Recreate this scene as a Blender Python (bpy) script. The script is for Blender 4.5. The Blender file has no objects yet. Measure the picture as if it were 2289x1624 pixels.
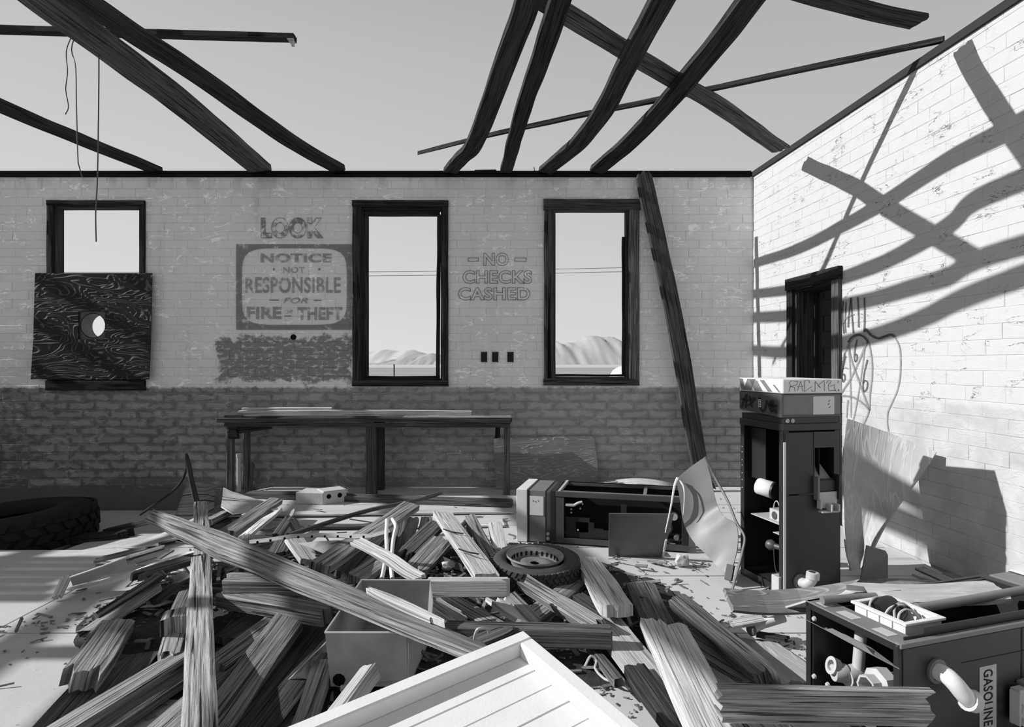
import bpy, bmesh, math, random
from mathutils import Vector, Matrix, noise as mnoise

# ------------------------------------------------------------------ camera, sky, sun, exposure
S = bpy.context.scene
F, H, CX, CY = 1400.0, 1.6, 1144.5, 812.0          # focal length in pixels of the 2289 wide frame, eye height
cam = bpy.data.cameras.new('camera')
cam.sensor_fit = 'HORIZONTAL'; cam.sensor_width = 36.0
cam.lens = F * 36.0 / 2289.0
cam.clip_start = 0.05; cam.clip_end = 9000
camo = bpy.data.objects.new('camera', cam)
S.collection.objects.link(camo)
camo.location = (0, 0, H); camo.rotation_euler = (math.pi/2, 0, 0)
S.camera = camo

SUN_DIR = Vector((1.0, 0.012, -0.592)).normalized()
sun = bpy.data.lights.new('sun', 'SUN'); sun.energy = 6.0; sun.angle = math.radians(0.55)
suno = bpy.data.objects.new('sun', sun); S.collection.objects.link(suno)
suno.rotation_euler = SUN_DIR.to_track_quat('-Z', 'Y').to_euler()
suno.location = (-8, 0, 9)

W = bpy.data.worlds.new('sky'); S.world = W; W.use_nodes = True
nt = W.node_tree; nt.nodes.clear()
tc = nt.nodes.new('ShaderNodeTexCoord'); sx = nt.nodes.new('ShaderNodeSeparateXYZ')
nt.links.new(tc.outputs['Generated'], sx.inputs[0])
rp = nt.nodes.new('ShaderNodeValToRGB')
el = rp.color_ramp.elements
el[0].position = 0.0; el[0].color = (.30, .30, .30, 1)
el[1].position = 1.0; el[1].color = (.20, .20, .20, 1)
for p, v in ((.49, .34), (.502, .72), (.60, .60), (.72, .49), (.85, .32)):
    e = el.new(p); e.color = (v, v, v, 1)
m1 = nt.nodes.new('ShaderNodeMath'); m1.operation = 'MULTIPLY_ADD'; m1.inputs[1].default_value = .5; m1.inputs[2].default_value = .5
nt.links.new(sx.outputs['Z'], m1.inputs[0]); nt.links.new(m1.outputs[0], rp.inputs[0])
m2 = nt.nodes.new('ShaderNodeMath'); m2.operation = 'MULTIPLY_ADD'; m2.inputs[1].default_value = -.14; m2.inputs[2].default_value = 1.0
nt.links.new(sx.outputs['X'], m2.inputs[0])
bg = nt.nodes.new('ShaderNodeBackground'); wo = nt.nodes.new('ShaderNodeOutputWorld')
nt.links.new(rp.outputs[0], bg.inputs['Color']); nt.links.new(m2.outputs[0], bg.inputs['Strength'])
nt.links.new(bg.outputs[0], wo.inputs[0])

S.view_settings.view_transform = 'Standard'
S.view_settings.look = 'None'
S.view_settings.gamma = 1.0
S.view_settings.use_curve_mapping = False
S.view_settings.exposure = 0.0

# ------------------------------------------------------------------ helpers
rnd = random.Random(7)
R = math.radians
def V(*a): return Vector(a)
def at(px, py, Y): return Vector(((px-CX)/F*Y, Y, H-(py-CY)/F*Y))
def gp(px, py, z=0.0): return at(px, py, F*(H-z)/(py-CY))
YB = 8.14                                           # inner face of the back wall
def wb(px, py, off=0.0): 
    p = at(px, py, YB); p.y -= off; return p
KX, X0 = 0.0675, 3.13                               # right wall: x = X0 + KX*(YB-y)
def wr(px, py, off=0.0):
    m = (px-CX)/F; Y = (X0+KX*YB)/(m+KX)
    n = Vector((-1, -KX, 0)).normalized()
    return Vector((m*Y, Y, H-(py-CY)*Y/F)) + n*off
def tag(o, label=None, cat=None, group=None, kind=None):
    if label: o['label'] = label
    if cat: o['category'] = cat
    if group: o['group'] = group
    if kind: o['kind'] = kind
    return o
def wl(o):
    p = Vector((0, 0, 0))
    while o: p = p + o.location; o = o.parent
    return p
def empty(name, loc, label, cat, group=None, kind=None):
    o = bpy.data.objects.new(name, None); S.collection.objects.link(o)
    o.location = loc; o.empty_display_size = .1
    return tag(o, label, cat, group, kind)

class MB:
    def __init__(s): s.v = []; s.f = []; s.u = []
    def add(s, vs, fs, uv=None, M=None):
        b = len(s.v)
        s.v += [(M @ Vector(p)) if M else Vector(p) for p in vs]
        for i, f in enumerate(fs):
            s.f.append([b+k for k in f]); s.u.append(uv[i] if uv else None)
        return s
    def box(s, c, d, M=None):
        x, y, z = (k/2 for k in d); c = Vector(c)
        vs = [c+Vector((a*x, b*y, e*z)) for a in (-1, 1) for b in (-1, 1) for e in (-1, 1)]
        return s.add(vs, [(0,1,3,2),(4,6,7,5),(0,4,5,1),(2,3,7,6),(0,2,6,4),(1,5,7,3)], None, M)
    def rng(s, x0, x1, y0, y1, z0, z1, M=None):
        return s.box(((x0+x1)/2, (y0+y1)/2, (z0+z1)/2), (x1-x0, y1-y0, z1-z0), M)
    def bar(s, p0, p1, w, t, up=(0,0,1), roll=0.0):
        p0, p1 = Vector(p0), Vector(p1); d = (p1-p0); L = d.length; d.normalize()
        up = Vector(up)
        if abs(d.dot(up)) > .98: up = Vector((0,1,0))
        sd = d.cross(up).normalized(); n = sd.cross(d)
        if roll:
            q = Matrix.Rotation(roll, 3, d); sd = q @ sd; n = q @ n
        vs = []
        for p in (p0, p1):
            for a, b in ((-1,-1),(1,-1),(1,1),(-1,1)): vs.append(p+sd*(a*w/2)+n*(b*t/2))
        fs = [(3,2,1,0),(4,5,6,7)]; uv = [[(0,0),(w,0),(w,t),(0,t)]]*2
        o = [0, w, w+t, 2*w+t, 2*w+2*t]
        for k in range(4):
            a, b = k, (k+1) % 4
            fs.append((a, b, 4+b, 4+a)); uv.append([(0,o[k]),(0,o[k+1]),(L,o[k+1]),(L,o[k])])
        return s.add(vs, fs, uv)
    def tube(s, pts, r, n=8, caps=True, flat=1.0):
        pts = [Vector(p) for p in pts]; N = len(pts); vs = []
        rr = r if isinstance(r, (list, tuple)) else [r]*N
        pn = None
        for i, p in enumerate(pts):
            d = (pts[min(i+1, N-1)]-pts[max(i-1, 0)]).normalized()
            if pn is None: pn = d.orthogonal().normalized()
            pn = (pn-d*pn.dot(d)).normalized(); b = d.cross(pn)
            for k in range(n):
                a = 2*math.pi*k/n
                vs.append(p+(pn*math.cos(a)+b*math.sin(a)*flat)*rr[i])
        fs = []
        for i in range(N-1):
            for k in range(n):
                fs.append((i*n+k, i*n+(k+1) % n, (i+1)*n+(k+1) % n, (i+1)*n+k))
        if caps: fs += [tuple(range(n))[::-1], tuple(range((N-1)*n, N*n))]
        return s.add(vs, fs)
    def lathe(s, prof, M=None, n=24, a0=0.0, a1=2*math.pi, closed=False):
        full = abs(a1-a0-2*math.pi) < 1e-6; m = n if full else n+1
        vs = []; 
        for r, h in prof:
            for k in range(m):
                a = a0+(a1-a0)*k/n; vs.append((r*math.cos(a), r*math.sin(a), h))
        fs = []; P = len(prof)
        for i in range(P if closed else P-1):
            j = (i+1) % P
            for k in range(n):
                k2 = (k+1) % m
                fs.append((i*m+k, i*m+k2, j*m+k2, j*m+k))
        return s.add(vs, fs, None, M)
    def prism(s, poly, ex):
        ex = Vector(ex); n = len(poly); vs = [Vector(p) for p in poly]+[Vector(p)+ex for p in poly]
        fs = [tuple(range(n))[::-1], tuple(range(n, 2*n))]
        fs += [(k, (k+1) % n, n+(k+1) % n, n+k) for k in range(n)]
        return s.add(vs, fs)
    def sheet(s, rows, t):
        """curved panel of real thickness: rows of points"""
        nr, nc = len(rows), len(rows[0]); top = []; bot = []; uvt = []
        L = 0
        for i in range(nr):
            for j in range(nc):
                p = Vector(rows[i][j])
                a = Vector(rows[min(i+1,nr-1)][j])-Vector(rows[max(i-1,0)][j])
                b = Vector(rows[i][min(j+1,nc-1)])-Vector(rows[i][max(j-1,0)])
                n = a.cross(b).normalized()
                top.append(p+n*t/2); bot.append(p-n*t/2)
        def uvp(i, j): return ((Vector(rows[i][0])-Vector(rows[0][0])).length, (Vector(rows[i][j])-Vector(rows[i][0])).length)
        o = nr*nc; fs = []; uv = []
        for i in range(nr-1):
            for j in range(nc-1):
                q = (i*nc+j, (i+1)*nc+j, (i+1)*nc+j+1, i*nc+j+1)
                u = [uvp(i,j), uvp(i+1,j), uvp(i+1,j+1), uvp(i,j+1)]
                fs.append(q); uv.append(u); fs.append(tuple(k+o for k in q[::-1])); uv.append(u[::-1])
        rim = [(0,j) for j in range(nc)]+[(i,nc-1) for i in range(1,nr)]+[(nr-1,j) for j in range(nc-2,-1,-1)]+[(i,0) for i in range(nr-2,0,-1)]
        for k in range(len(rim)):
            a, b = rim[k], rim[(k+1) % len(rim)]
            ia, ib = a[0]*nc+a[1], b[0]*nc+b[1]
            fs.append((ia, ib, ib+o, ia+o)); uv.append([uvp(*a), uvp(*b), uvp(*b), uvp(*a)])
        return s.add(top+bot, fs, uv)
    def build(s, name, mat, parent=None, smooth=False, label=None, cat=None, group=None, kind=None, origin=None, bevel=0, fix=True, auto=None):
        if origin is None:
            if parent: 
                o = Vector((0,0,0)); n = max(1, len(s.v))
                for p in s.v: o += p/n
            else:
                xs = [p.x for p in s.v]; ys = [p.y for p in s.v]; zs = [p.z for p in s.v]
                o = Vector(((min(xs)+max(xs))/2, (min(ys)+max(ys))/2, min(zs)))
        else: o = Vector(origin)
        me = bpy.data.meshes.new(name)
        me.from_pydata([p-o for p in s.v], [], s.f)
        if any(s.u):
            ul = me.uv_layers.new(name='UVMap'); k = 0
            for i, f in enumerate(s.f):
                for j in range(len(f)):
                    if s.u[i]: ul.data[k].uv = s.u[i][j]
                    k += 1
        if fix or bevel:
            bm = bmesh.new(); bm.from_mesh(me)
            if fix: bmesh.ops.recalc_face_normals(bm, faces=bm.faces)
            if bevel: bmesh.ops.bevel(bm, geom=[e for e in bm.edges if e.is_manifold and e.calc_face_angle(0) > .5], offset=bevel, segments=1, affect='EDGES', clamp_overlap=True)
            bm.to_mesh(me); bm.free()
        if smooth:
            me.polygons.foreach_set('use_smooth', [True]*len(me.polygons))
            me.set_sharp_from_angle(angle=R(auto or 40))
        me.materials.append(mat)
        ob = bpy.data.objects.new(name, me); S.collection.objects.link(ob)
        if parent: ob.parent = parent; ob.location = o-wl(parent)
        else: ob.location = o
        return tag(ob, label, cat, group, kind)

# ------------------------------------------------------------------ materials (all grey: the photograph is black and white)
class NT:
    def __init__(s, name, rough=.85, spec=.3, metal=0.0):
        s.m = bpy.data.materials.new(name); s.m.use_nodes = True; s.t = s.m.node_tree
        s.b = s.t.nodes['Principled BSDF']
        s.b.inputs['Roughness'].default_value = rough; s.b.inputs['Metallic'].default_value = metal
        s.b.inputs['Specular IOR Level'].default_value = spec
        g = s.t.nodes.new('ShaderNodeNewGeometry'); s.pos = g.outputs['Position']
        s.sep = None
    def node(s, ty): return s.t.nodes.new(ty)
    def put(s, sock, v):
        if hasattr(v, 'is_output') or isinstance(v, bpy.types.NodeSocket): s.t.links.new(v, sock)
        else: sock.default_value = v
    def xyz(s, v=None):
        n = s.node('ShaderNodeSeparateXYZ'); s.put(n.inputs[0], v or s.pos); return n.outputs
    def mul(s, v, sc, off=(0,0,0)):
        n = s.node('ShaderNodeVectorMath'); n.operation = 'MULTIPLY_ADD'; s.put(n.inputs[0], v)
        n.inputs[1].default_value = sc; s.put(n.inputs[2], off); return n.outputs[0]
    def mt(s, op, a, b=0.0, c=0.0, clamp=False):
        n = s.node('ShaderNodeMath'); n.operation = op; n.use_clamp = clamp
        s.put(n.inputs[0], a); s.put(n.inputs[1], b)
        if len(n.inputs) > 2: s.put(n.inputs[2], c)
        return n.outputs[0]
    def noise(s, v, scale, detail=4, rough=.55, dist=0.0):
        n = s.node('ShaderNodeTexNoise'); s.put(n.inputs['Vector'], v); n.inputs['Scale'].default_value = scale
        n.inputs['Detail'].default_value = detail; n.inputs['Roughness'].default_value = rough; n.inputs['Distortion'].default_value = dist
        return n.outputs[0]
    def ss(s, v, lo, hi):
        n = s.node('ShaderNodeMapRange'); n.interpolation_type = 'SMOOTHSTEP'; s.put(n.inputs[0], v)
        s.put(n.inputs[1], lo); s.put(n.inputs[2], hi); return n.outputs[0]
    def lerp(s, f, a, b):
        n = s.node('ShaderNodeMix'); s.put(n.inputs[0], f); s.put(n.inputs[2], a); s.put(n.inputs[3], b); return n.outputs[0]
    def rand(s):
        n = s.node('ShaderNodeObjectInfo'); return n.outputs['Random']
    def uv(s):
        n = s.node('ShaderNodeUVMap'); n.uv_map = 'UVMap'; return n.outputs[0]
    def out(s, col, bump=None, strength=.5, dist=.01, rough=None):
        s.put(s.b.inputs['Base Color'], col) if isinstance(col, bpy.types.NodeSocket) else s.put(s.b.inputs['Base Color'], (col, col, col, 1))
        if bump is not None:
            n = s.node('ShaderNodeBump'); n.inputs['Strength'].default_value = strength; n.inputs['Distance'].default_value = dist
            s.put(n.inputs['Height'], bump); s.t.links.new(n.outputs[0], s.b.inputs['Normal'])
        if rough is not None: s.put(s.b.inputs['Roughness'], rough)
        return s.m

def wood(name, lo, hi, cracks=.75, bump=.9, fine=100, vary=.3):
    q = NT(name, .9, .15)
    n = q.node('ShaderNodeCombineXYZ'); r = q.rand()
    q.put(n.inputs[0], q.mt('MULTIPLY', r, 37.0)); q.put(n.inputs[1], q.mt('MULTIPLY', r, 91.0)); q.put(n.inputs[2], r)
    u = q.mul(q.uv(), (2.2, fine, 1), n.outputs[0])
    g = q.noise(u, 1.0, 6, .62, .25)
    u2 = q.mul(q.uv(), (1.3, fine*.7, 1), n.outputs[0])
    c = q.noise(u2, 1.0, 3, .5, .4)
    crack = q.ss(c, .42, .36)
    b = q.noise(q.mul(q.uv(), (2.2, 7, 1), n.outputs[0]), 1.0, 3)
    col = q.lerp(q.ss(g, .3, .7), lo, hi)
    col = q.mt('MULTIPLY', col, q.mt('ADD', .72, q.mt('MULTIPLY', b, .56)))
    col = q.mt('MULTIPLY', col, q.mt('ADD', 1-vary/2, q.mt('MULTIPLY', r, vary)))
    col = q.mt('MULTIPLY', col, q.mt('SUBTRACT', 1.0, q.mt('MULTIPLY', crack, cracks)))
    h = q.mt('SUBTRACT', g, q.mt('MULTIPLY', crack, 1.2))
    return q.out(col, h, bump, .012)
def plain(name, v, rough=.7, spec=.3, metal=0.0, mott=.15, scale=6, bump=0.0, bs=60):
    q = NT(name, rough, spec, metal)
    n = q.noise(q.pos, scale, 6, .6)
    col = q.mt('MULTIPLY', v, q.mt('ADD', 1-mott, q.mt('MULTIPLY', n, 2*mott)))
    return q.out(col, q.noise(q.pos, bs, 4) if bump else None, bump, .006)
def flat(name, v, rough=.8, spec=.2):
    q = NT(name, rough, spec); return q.out(v)

M = {}
M['grey_wood'] = wood('grey_wood', .11, .41)
M['pale_wood'] = wood('pale_wood', .32, .60, cracks=.55, bump=.5)
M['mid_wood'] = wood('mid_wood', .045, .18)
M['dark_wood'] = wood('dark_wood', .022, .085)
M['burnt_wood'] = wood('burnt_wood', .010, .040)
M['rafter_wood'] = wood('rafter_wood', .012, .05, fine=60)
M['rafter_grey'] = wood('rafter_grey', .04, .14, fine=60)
M['post_wood'] = wood('post_wood', .14, .52, cracks=.92, bump=1.0, fine=85)
M['dark_metal'] = plain('dark_metal', .014, .45, .5, 0, .35, 5)
M['black_metal'] = plain('black_metal', .006, .6, .3, 0, .4, 9)
M['grey_metal'] = plain('grey_metal', .15, .5, .5, 0, .3, 7)
M['mid_metal'] = plain('mid_metal', .055, .45, .5, 0, .3, 5)
M['galvanised'] = plain('galvanised', .30, .45, .6, .15, .45, 5)
M['rusty_rim'] = plain('rusty_rim', .24, .55, .4, 0, .5, 22)
M['cover_metal'] = plain('cover_metal', .10, .38, .6, .2, .3, 4)
M['pale_metal'] = plain('pale_metal', .40, .5, .4, 0, .18, 14)
M['white_paint'] = plain('white_paint', .66, .55, .3, 0, .08, 9, .15, 90)
M['white_enamel'] = plain('white_enamel', .62, .45, .4, 0, .12, 9)
M['paper'] = plain('paper', .55, .9, .1, 0, .06, 30)
M['ink'] = flat('ink', .02)
M['rubber'] = plain('rubber', .05, .75, .25, 0, .3, 20, .3, 120)
M['old_rubber'] = plain('old_rubber', .014, .8, .2, 0, .4, 12, .4, 50)
M['cement'] = plain('cement', .44, .9, .1, 0, .15, 18, .4, 70)
M['charcoal_hole'] = flat('charcoal_hole', .008, 1, 0)

# walls
def wallmat(name, right):
    q = NT(name, .9, .12); x, y, z = q.xyz()
    a = y if right else x
    cv = q.node('ShaderNodeCombineXYZ'); q.put(cv.inputs[0], a); q.put(cv.inputs[1], z); P = cv.outputs[0]
    n1 = q.noise(P, 1.1, 5, .6); n2 = q.noise(P, 13, 6, .65); n3 = q.noise(P, 4.2, 5, .6, .6)
    fine = q.noise(P, 55, 4, .6)
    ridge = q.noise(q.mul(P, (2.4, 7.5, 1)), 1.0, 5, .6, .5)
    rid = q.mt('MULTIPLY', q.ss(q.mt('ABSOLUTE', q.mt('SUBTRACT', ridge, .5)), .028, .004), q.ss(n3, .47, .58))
    drip = q.noise(q.mul(P, (3.2, .22, 1)), 1.0, 4, .6)
    edge = q.mt('ADD', z, q.mt('MULTIPLY', q.mt('SUBTRACT', n2, .5), .09))
    dm = q.ss(edge, 1.31, 1.27)
    if right:
        paint = q.mt('ADD', .455, q.mt('MULTIPLY', q.mt('SUBTRACT', n2, .5), .07))
        paint = q.mt('SUBTRACT', paint, q.mt('MULTIPLY', q.ss(drip, .58, .74), .08))
        crack = q.mt('MULTIPLY', q.ss(q.mt('ABSOLUTE', q.mt('SUBTRACT', ridge, .52)), .009, .002), q.ss(n3, .52, .60))
        paint = q.lerp(crack, paint, .10)
        dado = q.mt('ADD', .40, q.mt('MULTIPLY', q.mt('SUBTRACT', n3, .5), .3))
        col = q.lerp(dm, paint, dado)
    else:
        paint = q.mt('ADD', .69, q.mt('MULTIPLY', q.mt('SUBTRACT', n1, .5), .22))
        paint = q.mt('ADD', paint, q.mt('MULTIPLY', q.mt('SUBTRACT', n2, .5), .09))
        paint = q.mt('SUBTRACT', paint, q.mt('MULTIPLY', q.ss(drip, .55, .75), .10))
        # soot and drips just under the wall plate
        top = q.mt('MULTIPLY', q.ss(q.mt('ADD', z, q.mt('MULTIPLY', n2, .35)), 3.93, 4.25), q.ss(q.noise(q.mul(P, (5, 1.2, 1)), 1, 4), .5, .6))
        paint = q.mt('SUBTRACT', paint, q.mt('MULTIPLY', top, .17))
        paint = q.mt('ADD', paint, q.mt('MULTIPLY', rid, .34))  # grazing highlights on the paint ridges, put into the colour
        paint = q.mt('ADD', paint, q.mt('MULTIPLY', q.ss(x, -1.0, 3.0), .08))  # bounced light put into the paint colour, rising toward the right corner
        blot = q.ss(q.mt('ADD', q.noise(q.mul(P, (5.2, 10, 1)), 1, 4, .6), q.mt('MULTIPLY', n2, .3)), .60, .69)
        lx = q.ss(x, -5.5, 1.5)
        gt = q.node('ShaderNodeTexCoord'); gx, gy, gz = q.xyz(gt.outputs['Generated'])
        ex_ = q.mt('SUBTRACT', .5, q.mt('ABSOLUTE', q.mt('SUBTRACT', gx, .5))); ez_ = q.mt('SUBTRACT', .5, q.mt('ABSOLUTE', q.mt('SUBTRACT', gz, .5)))
        ed = q.mt('MINIMUM', q.mt('MULTIPLY', ex_, 2.2), ez_)
        blot = q.ss(q.mt('ADD', ed, q.mt('MULTIPLY', q.mt('SUBTRACT', q.noise(q.mul(P, (5, 8, 1)), 1.6, 4, .6), .5), 1.5)), .06, .30)
        dado = q.mt('ADD', q.lerp(lx, .14, .26), q.mt('MULTIPLY', blot, q.lerp(lx, .10, .08)))
        dado = q.mt('ADD', dado, q.mt('MULTIPLY', q.mt('SUBTRACT', q.rand(), .5), .05))
        dado = q.mt('ADD', dado, q.mt('MULTIPLY', rid, .12))  # the same ridge highlights coloured onto the dado
        # stripped dark patch below the painted notice
        j = q.mt('ADD', q.mt('MULTIPLY', q.mt('SUBTRACT', n3, .5), .5), q.mt('MULTIPLY', q.mt('SUBTRACT', n2, .5), .12))
        px = q.mt('ADD', x, j); pz = q.mt('ADD', z, j)
        m = q.mt('MULTIPLY', q.mt('MULTIPLY', q.ss(px, -3.86, -3.80), q.ss(px, -2.02, -2.08)), q.mt('MULTIPLY', q.ss(pz, 1.33, 1.40), q.ss(pz, 1.97, 1.91)))
        patch = q.mt('ADD', .23, q.mt('MULTIPLY', q.ss(q.noise(q.mul(P, (.8, 1.6, 1)), 13, 6, .72), .53, .60), .30))
        paint = q.lerp(m, paint, patch)
        col = q.lerp(dm, paint, dado)
    h = q.mt('ADD', q.mt('MULTIPLY', n2, .9), q.mt('MULTIPLY', fine, .25))
    h = q.mt('ADD', h, q.mt('MULTIPLY', rid, .7))
    return q.out(col, h, .35 if right else .55, .012)
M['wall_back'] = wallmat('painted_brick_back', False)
M['wall_right'] = wallmat('painted_brick_right', True)
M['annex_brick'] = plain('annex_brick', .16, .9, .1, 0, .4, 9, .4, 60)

def floormat():
    q = NT('concrete_floor', .8, .25)
    n = q.noise(q.pos, .9, 6, .6); s = q.noise(q.pos, 34, 5, .65); d = q.noise(q.pos, 7, 6, .7)
    col = q.mt('ADD', .46, q.mt('MULTIPLY', q.mt('SUBTRACT', n, .5), .12))
    col = q.mt('SUBTRACT', col, q.mt('MULTIPLY', q.ss(s, .64, .72), .28))
    col = q.mt('ADD', col, q.mt('MULTIPLY', q.mt('SUBTRACT', d, .5), .10))
    return q.out(col, q.mt('ADD', s, d), .18, .006)
M['floor'] = floormat()
M['dirt'] = plain('dirt', .045, .95, .05, 0, .6, 30, .8, 60)  # dirt, darkened further to stand for shade in the heap's gaps
M['desert'] = plain('desert', .30, .95, .05, 0, .10, .02)
M['playa'] = plain('playa', .46, .95, .05, 0, .04, .01)
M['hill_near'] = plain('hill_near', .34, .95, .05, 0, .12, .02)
M['hill_far'] = plain('hill_far', .48, .95, .05, 0, .08, .01)  # lighter than the near hills: distance haze put into the colour
M['chips'] = plain('chips', .16, .9, .1, 0, .7, 25)

def plymat(name, lo, hi, amp=1.0, sc=9.0, stretch=(1, 3.2)):
    q = NT(name, .75, .3)
    u = q.mul(q.uv(), (stretch[0], stretch[1], 1))
    w = q.noise(u, 1.15, 2.5, .5, .9)
    f = q.mt('FRACT', q.mt('MULTIPLY', w, sc)); tri = q.mt('ABSOLUTE', q.mt('SUBTRACT', f, .5))
    k = q.ss(tri, .28, .5)
    d = q.noise(q.uv(), 2.2, 5, .6)
    col = q.lerp(k, lo, hi)
    col = q.mt('MULTIPLY', col, q.mt('ADD', .55, q.mt('MULTIPLY', d, .9)))
    return q.out(col, k, .7*amp, .012)
M['ply_burnt'] = plymat('ply_burnt', .010, .085, 1.3, 17)
M['ply_pale'] = plymat('ply_pale', .36, .44, .3, 6, (1.5, 7))
M['ply_grey'] = plymat('ply_grey', .15, .26, .6, 9, (1.2, 9))

def fadedmat(name, v, keep, lo=.42, hi=.56):
    """old sign paint with flaked gaps"""
    q = NT(name, .9, .1)
    n = q.noise(q.pos, 11, 6, .65)
    f = q.mt('MULTIPLY', q.ss(n, lo, hi), keep)
    q.b.inputs['Base Color'].default_value = (v, v, v, 1)
    q.put(q.b.inputs['Alpha'], f)
    return q.m
M['sign_paint'] = fadedmat('sign_paint', .13, .46, .30, .50)
M['sign_border'] = fadedmat('sign_border', .15, .60, .26, .44)
M['look_paint'] = fadedmat('look_paint', .12, .55, .50, .58)
M['outline_paint'] = fadedmat('outline_paint', .10, .75, .28, .40)
M['spray_paint'] = fadedmat('spray_paint', .06, .80, .22, .40)
M['spray_faint'] = fadedmat('spray_faint', .22, .75, .26, .44)

# ------------------------------------------------------------------ weathered board generator
def spline(pts, n):
    pts = [Vector(p) for p in pts]
    if len(pts) == 2: return [pts[0].lerp(pts[1], i/(n-1)) for i in range(n)]
    P = [pts[0]*2-pts[1]]+pts+[pts[-1]*2-pts[-2]]; out = []; m = len(pts)-1
    for i in range(n):
        t = i/(n-1)*m; k = min(int(t), m-1); t -= k
        a, b, c, d = P[k], P[k+1], P[k+2], P[k+3]
        out.append(.5*((2*b)+(c-a)*t+(2*a-5*b+4*c-d)*t*t+(3*b-a-3*c+d)*t*t*t))
    return out
def plank(name, pts, w, t, mat, label=None, cat='plank', group=None, roll=0.0, roll2=None, rag=(.03, .03), w2=None, wob=.006, taper=(0, 0), parent=None, seed=None, nc=7, up=(0,0,1), kind=None):
    r = random.Random(seed if seed is not None else (hash_(name+str(label))))
    pts = [Vector(p) for p in pts]
    L = sum((pts[i+1]-pts[i]).length for i in range(len(pts)-1))
    n = max(7, min(40, int(L/.10)+2)); path = spline(pts, n)
    if roll2 is None: roll2 = roll
    if w2 is None: w2 = w
    nc = max(nc, 4); mb = MB(); vs = []; us = []; u = 0.0
    e0 = [r.uniform(0, 1)**1.3*rag[0]*1.5 for _ in range(nc)]; e1 = [r.uniform(0, 1)**1.3*rag[1]*1.5 for _ in range(nc)]
    ph = [r.uniform(0, 40) for _ in range(4)]
    for i, p in enumerate(path):
        d = (path[min(i+1, n-1)]-path[max(i-1, 0)]).normalized()
        if i: u += (p-path[i-1]).length
        upv = Vector(up)
        if abs(d.dot(upv)) > .97: upv = Vector((0, -1, 0))
        sd = d.cross(upv).normalized(); nn = sd.cross(d)
        f = i/(n-1); q = Matrix.Rotation(roll+(roll2-roll)*f, 3, d); sd = q @ sd; nn = q @ nn
        ww = w+(w2-w)*f
        if taper[0] and f < .35: ww *= 1-taper[0]*(1-f/.35)
        if taper[1] and f > .65: ww *= 1-taper[1]*((f-.65)/.35)
        el_ = wob*2*(mnoise.noise((ph[0]+u*2.1, 0, 0))); er = wob*2*(mnoise.noise((ph[1]+u*2.1, 3, 0)))
        row_t = []; row_b = []
        for k in range(nc):
            s_ = k/(nc-1)-.5
            off = s_*ww+(el_ if k == 0 else er if k == nc-1 else 0)
            sh = d*(e0[k] if i == 0 else -e1[k] if i == n-1 else 0)
            lift = wob*.5*mnoise.noise((ph[2]+u*3, k*1.7, 0))-(t*.06 if k in (0, nc-1) else 0)
            row_t.append(p+sd*off+nn*(t/2+lift)+sh)
            row_b.append(p+sd*off-nn*(t/2-(t*.06 if k in (0, nc-1) else 0))+sh*r.uniform(.5, 1.1))
        vs.append(row_t+row_b[::-1]); us.append(u)
    m = 2*nc; allv = [p for row in vs for p in row]; fs = []; uv = []
    vv = [0.0]
    for k in range(m):
        vv.append(vv[-1]+(vs[0][k]-vs[0][(k+1) % m]).length)
    for i in range(n-1):
        for k in range(m):
            k2 = (k+1) % m
            fs.append((i*m+k, i*m+k2, (i+1)*m+k2, (i+1)*m+k))
            uv.append([(us[i], vv[k]), (us[i], vv[k+1]), (us[i+1], vv[k+1]), (us[i+1], vv[k])])
    for base in (0, (n-1)*m):
        for k in range(nc-1):
            fs.append((base+k, base+k+1, base+m-2-k, base+m-1-k))
            uv.append([(0, k*w/nc), (0, (k+1)*w/nc), (t, (k+1)*w/nc), (t, k*w/nc)])
    mb.add(allv, fs, uv)
    return mb.build(name, mat, parent, label=label, cat=cat, group=group, kind=kind)
def hash_(s):
    h = 17
    for c in s: h = (h*31+ord(c)) % 1000003
    return h

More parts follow.
